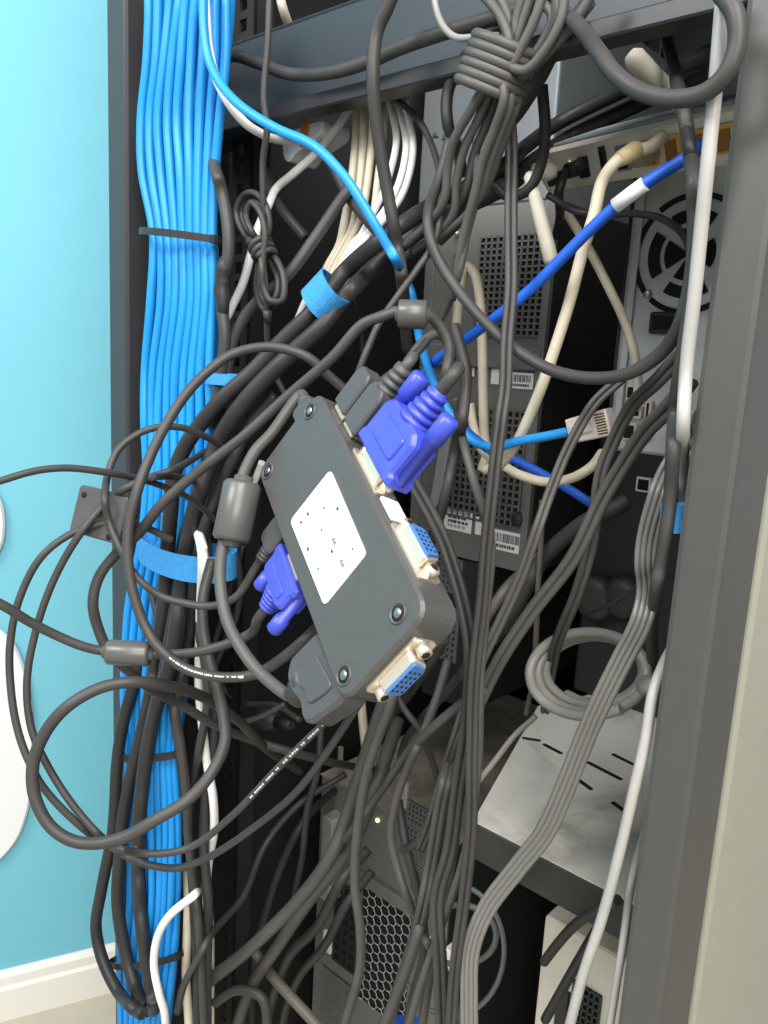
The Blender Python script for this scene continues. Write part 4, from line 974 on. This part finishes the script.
# coil of light grey cable
def ring_coil():
    t = empty('coiled_cable', on_e(590, 720, .43), 'light grey cable coiled in three rings over the back of the dusty shelf', 'cable')
    P = []
    n = 14
    for k in range(3*n+4):
        a = 2*math.pi*k/n+1.0; j = k/n
        rx, ry = 61-5*j, 44-4*j
        P.append((588+rx*math.cos(a)+3*j, 672+ry*math.sin(a)+2*math.sin(j*2), .43+.007*j+.022*math.sin(a)*-.6))
    Q = path3(P, .43, 'e'); b, C, r = cord_mesh(Q, 10.5, mat('pale_coil_cable', (.27, .26, .235), .4, var=.15, scale=30)); b.build('cord', t)
    b = MB(); p, q = on_e(640, 686, .40), on_e(660, 682, .40); b.sweep([p, p.lerp(q, .6), q], [.0052, .0052, .0042], LGRY, 12); b.build('plug', t)
ring_coil()
cable('power_cable', 'thin dark lead arching over the black round sockets', [(590, 614, .54), (612, 604, .53), (632, 590, .53), (648, 572, .53), (655, 555, .53)], 4, BLK2)
cable('power_cable', 'dark ribbed cord behind the slanting pairs at the black box', [(626, 502, .50), (608, 512, .49), (588, 520, .48), (566, 536, .48), (546, 555, .48), (530, 580, .48), (512, 612, .47), (490, 640, .46)], 16, BLK2)
cable('power_cable', 'brownish cable in the dark left of the coil', [(560, 540, .50), (545, 552, .49), (525, 570, .48), (505, 590, .46), (488, 615, .45), (472, 640, .44)], 11, mat('brown_grey_cable', (.10, .09, .072), .5))
cable('power_cable', 'thin dark drop cable straight down left of the coil', [(542, 500, .47), (541, 540, .47), (538, 590, .47), (536, 640, .47), (533, 680, .47), (526, 715, .47)], 6, mat('brown_grey_cable', (.10, .09, .072), .5))
cable('power_cable', 'thin pale strip made as the highlight on the left border of the dusty shelf', [(536, 716, .50), (515, 735, .49), (494, 762, .47), (478, 782, .45), (470, 795, .43)], 6, CRM if 0 else mat('edge_highlight_grey', (.30, .28, .24), .6))  # pale tube added as the shelf edge highlight
for (cx, cy, rx, ry, w, lb) in ((452, 950, 52, 66, 5, 'thin grey loop of wire in the dark below the shelf, large'), (460, 935, 36, 30, 6, 'thin grey loop of wire in the dark below the shelf, small')):
    pts = [(cx+rx*math.cos(a)*(1 if a < 7 else 1), cy+ry*math.sin(a), .46+.01*math.sin(a)) for a in [k*math.pi/9-2.2 for k in range(15)]]
    cable('wire', lb, pts, w, mat('teal_grey_wire', (.09, .11, .105), .35))
cable('power_cable', 'dark cable slanting up to the dusty shelf edge at lower right', [(544, 962, .47), (556, 946, .46), (575, 925, .45), (597, 910, .44), (618, 900, .43)], 10, BLK2)
cable('power_cable', 'dark cable rising from the bottom right behind the pale cable', [(545, 1020, .50), (562, 990, .49), (582, 955, .48), (600, 925, .47)], 10, BLK2)

# ================================================================== LOWER CENTRE TANGLE
TANGLE = [
    ('grey cable from the switch box base curving to the lower left stack', [(412, 610, .52), (400, 655, .47), (385, 700, .445), (372, 738, .44), (358, 780, .44), (335, 848, .43), (302, 896, .42), (250, 948, .40), (200, 988, .375)], 14, GRY),
    ('grey cable fanning down to the bottom edge left of centre', [(398, 720, .50), (378, 780, .455), (358, 832, .45), (340, 862, .445), (308, 902, .44), (275, 950, .43), (252, 985, .43), (232, 1040, .43)], 13, GRY),
    ('thin dark cable hanging left of the lower tower', [(330, 660, .50), (322, 715, .48), (318, 767, .47), (307, 810, .47), (302, 857, .47), (293, 900, .47)], 7, BLK2),
    ('thin dark cable slanting in the deep gap left of the lower tower', [(335, 790, .60), (303, 822, .52), (281, 866, .50), (262, 925, .49), (254, 960, .49), (250, 1040, .49)], 8, BLK2),
    ('grey cable hanging in a long S in front of the lower tower', [(418, 590, .46), (405, 650, .42), (390, 706, .40), (378, 738, .40), (366, 775, .40), (357, 833, .40), (355, 887, .40), (360, 927, .40), (360, 967, .40), (346, 1020, .40), (340, 1045, .40)], 10, GRY),
    ('grey cable slanting from the hanging pair down left under the switch box', [(482, 690, .38), (455, 709, .385), (413, 747, .40), (378, 795, .42), (352, 830, .43), (325, 862, .44)], 9, GRY),
    ('grey cable bending right in front of the honeycomb grille', [(448, 660, .43), (436, 700, .41), (422, 737, .40), (411, 760, .40), (397, 797, .40), (391, 835, .40), (399, 873, .40), (416, 920, .39), (430, 947, .385), (448, 980, .38), (468, 1040, .38)], 9, GRY),
    ('grey cable short slant right of the lower tower top', [(462, 738, .39), (446, 780, .395), (433, 813, .40), (417, 843, .41), (402, 850, .42)], 8, GRY),
    ('grey cable pair straight to the bottom edge at centre', [(468, 715, .39), (452, 792, .39), (438, 850, .39), (426, 905, .39), (408, 965, .39), (378, 1040, .39)], 12, GRY),
    ('grey cable behind the centre pair', [(455, 840, .41), (444, 900, .41), (432, 960, .41), (420, 1040, .41)], 10, GRY),
    ('thin light edged cable at bottom centre', [(440, 950, .385), (450, 985, .385), (462, 1015, .385), (470, 1045, .385)], 6, mat('mid_grey_cable', (.22, .215, .2), .45)),
    ('brownish cable heading to the bottom edge from the lower left tangle', [(250, 945, .43), (269, 972, .43), (291, 997, .43), (316, 1024, .43), (335, 1045, .43)], 11, mat('brown_grey_cable', (.10, .09, .072), .5)),
    ('dark cable low across the deep gap from the stack', [(215, 1003, .39), (238, 990, .40), (262, 998, .41), (268, 1040, .41)], 10, BLK2),
    ('grey cable bent through the lower tangle beside the brown one', [(368, 850, .50), (342, 880, .47), (318, 925, .46), (290, 955, .46), (275, 990, .46), (262, 1040, .46)], 10, BLK2),
    ('grey cable lying parallel under the S shaped one', [(372, 872, .52), (348, 902, .49), (325, 945, .48), (300, 975, .48), (285, 1010, .48), (280, 1045, .48)], 9, BLK2),
    ('dark cable behind the lower blue piece', [(398, 800, .44), (408, 855, .43), (420, 900, .43), (424, 950, .43), (412, 1000, .43), (402, 1045, .43)], 9, BLK2),
    ('dark cable dropping from under the switch box corner', [(385, 660, .46), (402, 705, .455), (420, 730, .46), (432, 760, .48), (440, 790, .50)], 7, BLK2),
    ('dark cable in the shade slanting above the lower tower', [(445, 640, .46), (430, 665, .47), (405, 700, .49), (385, 725, .5), (372, 745, .51)], 8, BLK2),
    ('dark cable from the charcoal unit slanting to the switch box corner', [(470, 660, .43), (448, 690, .45), (425, 715, .48), (405, 742, .50), (398, 770, .52)], 8, BLK2),
    ('thin dark cable between coil and hanging pair', [(530, 605, .45), (512, 640, .43), (495, 665, .42), (480, 700, .41), (468, 740, .4), (460, 775, .4)], 7, BLK2),
    ('thin dark cable curling below the charcoal plug', [(300, 720, .45), (275, 705, .45), (245, 703, .45), (225, 690, .44), (215, 668, .43)], 6, BLK2),
]
for lb, pts, w, m in TANGLE: cable('power_cable', lb, pts, w, m)
# dim black plug in the gap below the switch box
t = empty('power_plug', on_e(258, 718, .47), 'dim black plug hanging in the dark gap left below the switch box', 'plug')
b = MB(); p = on_e(240, 712, .47); q = on_e(278, 722, .47); b.sweep([p, p.lerp(q, .15), p.lerp(q, .7), q], [.009, .013, .013, .007], BLK, 16); b.build('body', t)
b = MB(); b.sweep([q, q+(q-p).normalized()*.02], [.006, .004], BLK, 12); b.build('strain_relief', t)
# blue piece at the bottom
t = empty('video_plug', on_e(412, 1030, .45), 'royal blue plastic plug at the bottom edge behind the hanging cables', 'plug')
fz = frame(on_e(398, 1040, .45), (W*.9+Z*.35), (Z*.9-W*.35), -D)
b = MB(); b.prism(fz, [(-.018, -.02), (.038, -.02), (.038, .012), (.026, .021), (.002, .018), (-.018, .008)], -.008, .008, ROY, rad=.004, bev=.002); b.build('body', t)
b = MB(); b.prism(fz, [(.0, -.01), (.024, -.01), (.024, .01), (.0, .008)], .007, .0095, ROY, rad=.003, bev=.0008); b.build('grip', t)
# cream cards seen between the cables
for (x0, y0, x1, y1, lb) in ((424, 944, 431, 970, 'cream plastic sliver behind the centre cables'), (447, 950, 455, 985, 'larger cream plastic sliver right of the centre cables')):
    a0, c1 = local(x0, y0, .52); a1, _ = local(x1, y0, .52); _, c0 = local(x0, y1, .52)
    b = MB(); b.box(fr, (a0-.004, .52, c0), (a1, .535, c1), BEIGE, .002); tag(b.build('cable_clip'), lb, 'clip')

# ------------------------------------------------------------------ let crossing cables lie over each other instead of through
def settle(rounds=36, cap=.02):
    from mathutils.kdtree import KDTree
    pts = []; own = []; rad = []; dirs = []; base = []; span = []
    for k, (o, C, r, cores, sides, P, pin, pr) in enumerate(LAID):
        a = len(base)
        for p in C:
            base.append(p.copy()); own.append(k); rad.append(r*(1+.55*(cores-1))); dirs.append((p-CAM).normalized())
        span.append((a, len(base)))
    N = len(base); dl = [0.]*N; rmax = max(rad)
    hold = [1.]*N
    for k, (o, C, r, cores, sides, P, pin, pr) in enumerate(LAID):
        a, b = span[k]
        if pin:
            L = 0.
            for i in range(a, b):
                if i > a: L += (base[i]-base[i-1]).length
                hold[i] = min(1, max(0, (L-.025)/.03))
        if o.get('label', '').startswith('sky blue cable crossing'):
            for i in range(max(a, b-14), b): hold[i] = 0.
    bun = [LAID[k][0].get('group') == GB for k in range(len(LAID))]
    for it in range(rounds):
        cur = [base[i]+dirs[i]*dl[i] for i in range(N)]
        kd = KDTree(N)
        for i in range(N): kd.insert(cur[i], i)
        kd.balance()
        push = [0.]*N
        for i in range(N):
            hi = lo = 0.
            for co, j, d in kd.find_range(cur[i], rad[i]+rmax):
                if own[j] == own[i] or bun[own[i]]: continue
                need = (rad[i]+rad[j])*1.06
                if d >= need: continue
                v = cur[i]-co; al = v.dot(dirs[i]); perp2 = max(0., d*d-al*al)
                want = math.sqrt(max(0., need*need-perp2))-abs(al)
                sgn = 1 if (al > 1e-5 or (abs(al) <= 1e-5 and own[i] > own[j])) else -1
                if sgn > 0: hi = max(hi, want)
                else: lo = max(lo, want)
            push[i] = (hi-lo)*.6
        for k in range(len(LAID)):
            a, b = span[k]
            q = push[a:b]; n = b-a
            w = []
            for i in range(n):                  # spread each push along the cable
                best = 0.
                for h in range(-6, 7):
                    if 0 <= i+h < n:
                        v = q[i+h]*(1-abs(h)/7)
                        if abs(v) > abs(best): best = v
                w.append(best)
            for i in range(n): dl[a+i] = max(-cap, min(cap, dl[a+i]+w[i]))*hold[a+i]
            for _ in range(1):
                dl[a+1:b-1] = [(dl[i-1]+dl[i]*6+dl[i+1])/8 for i in range(a+1, b-1)]
    for k, (o, C, r, cores, sides, P, pin, pr) in enumerate(LAID):
        a, b = span[k]; n = b-a; me = o.data; vs = me.vertices
        for c in range(cores):
            for i in range(n):
                dv = dirs[a+i]*dl[a+i]
                for q in range(sides): vs[(c*n+i)*sides+q].co += dv
        me.update()
        if pr: marks(o, [C[i]+dirs[a+i]*dl[a+i] for i in range(n)], r, pr)
settle()

# ================================================================== LIGHT
wd = bpy.data.worlds.new('world'); SC.world = wd; wd.use_nodes = True
bgn = wd.node_tree.nodes['Background']; bgn.inputs['Color'].default_value = (.95, .97, 1, 1); bgn.inputs['Strength'].default_value = .55
def area(name, loc, target, size, power, col=(1, 1, 1)):
    l = bpy.data.lights.new(name, 'AREA'); l.shape = 'RECTANGLE'; l.size, l.size_y = size; l.energy = power; l.color = col
    o = bpy.data.objects.new(name, l); COL.objects.link(o); o.location = loc
    o.rotation_euler = (Vector(target)-Vector(loc)).to_track_quat('-Z', 'Y').to_euler(); return o
area('unseen_lamp', (-1.25, -.35, 2.35), (-.6, .7, 1.1), (.8, .5), 38, (.97, .99, 1))
area('unseen_lamp', (.25, -1.5, 2.05), (.1, .5, 1.0), (1.2, .8), 46, (1, .97, .92))  # unseen light added low behind the camera to brighten the rack interior
area('unseen_lamp', (.15, -.55, 2.55), (.15, .55, .9), (.9, .5), 34, (1, .97, .93))  # unseen light added overhead to lift the dusty shelf
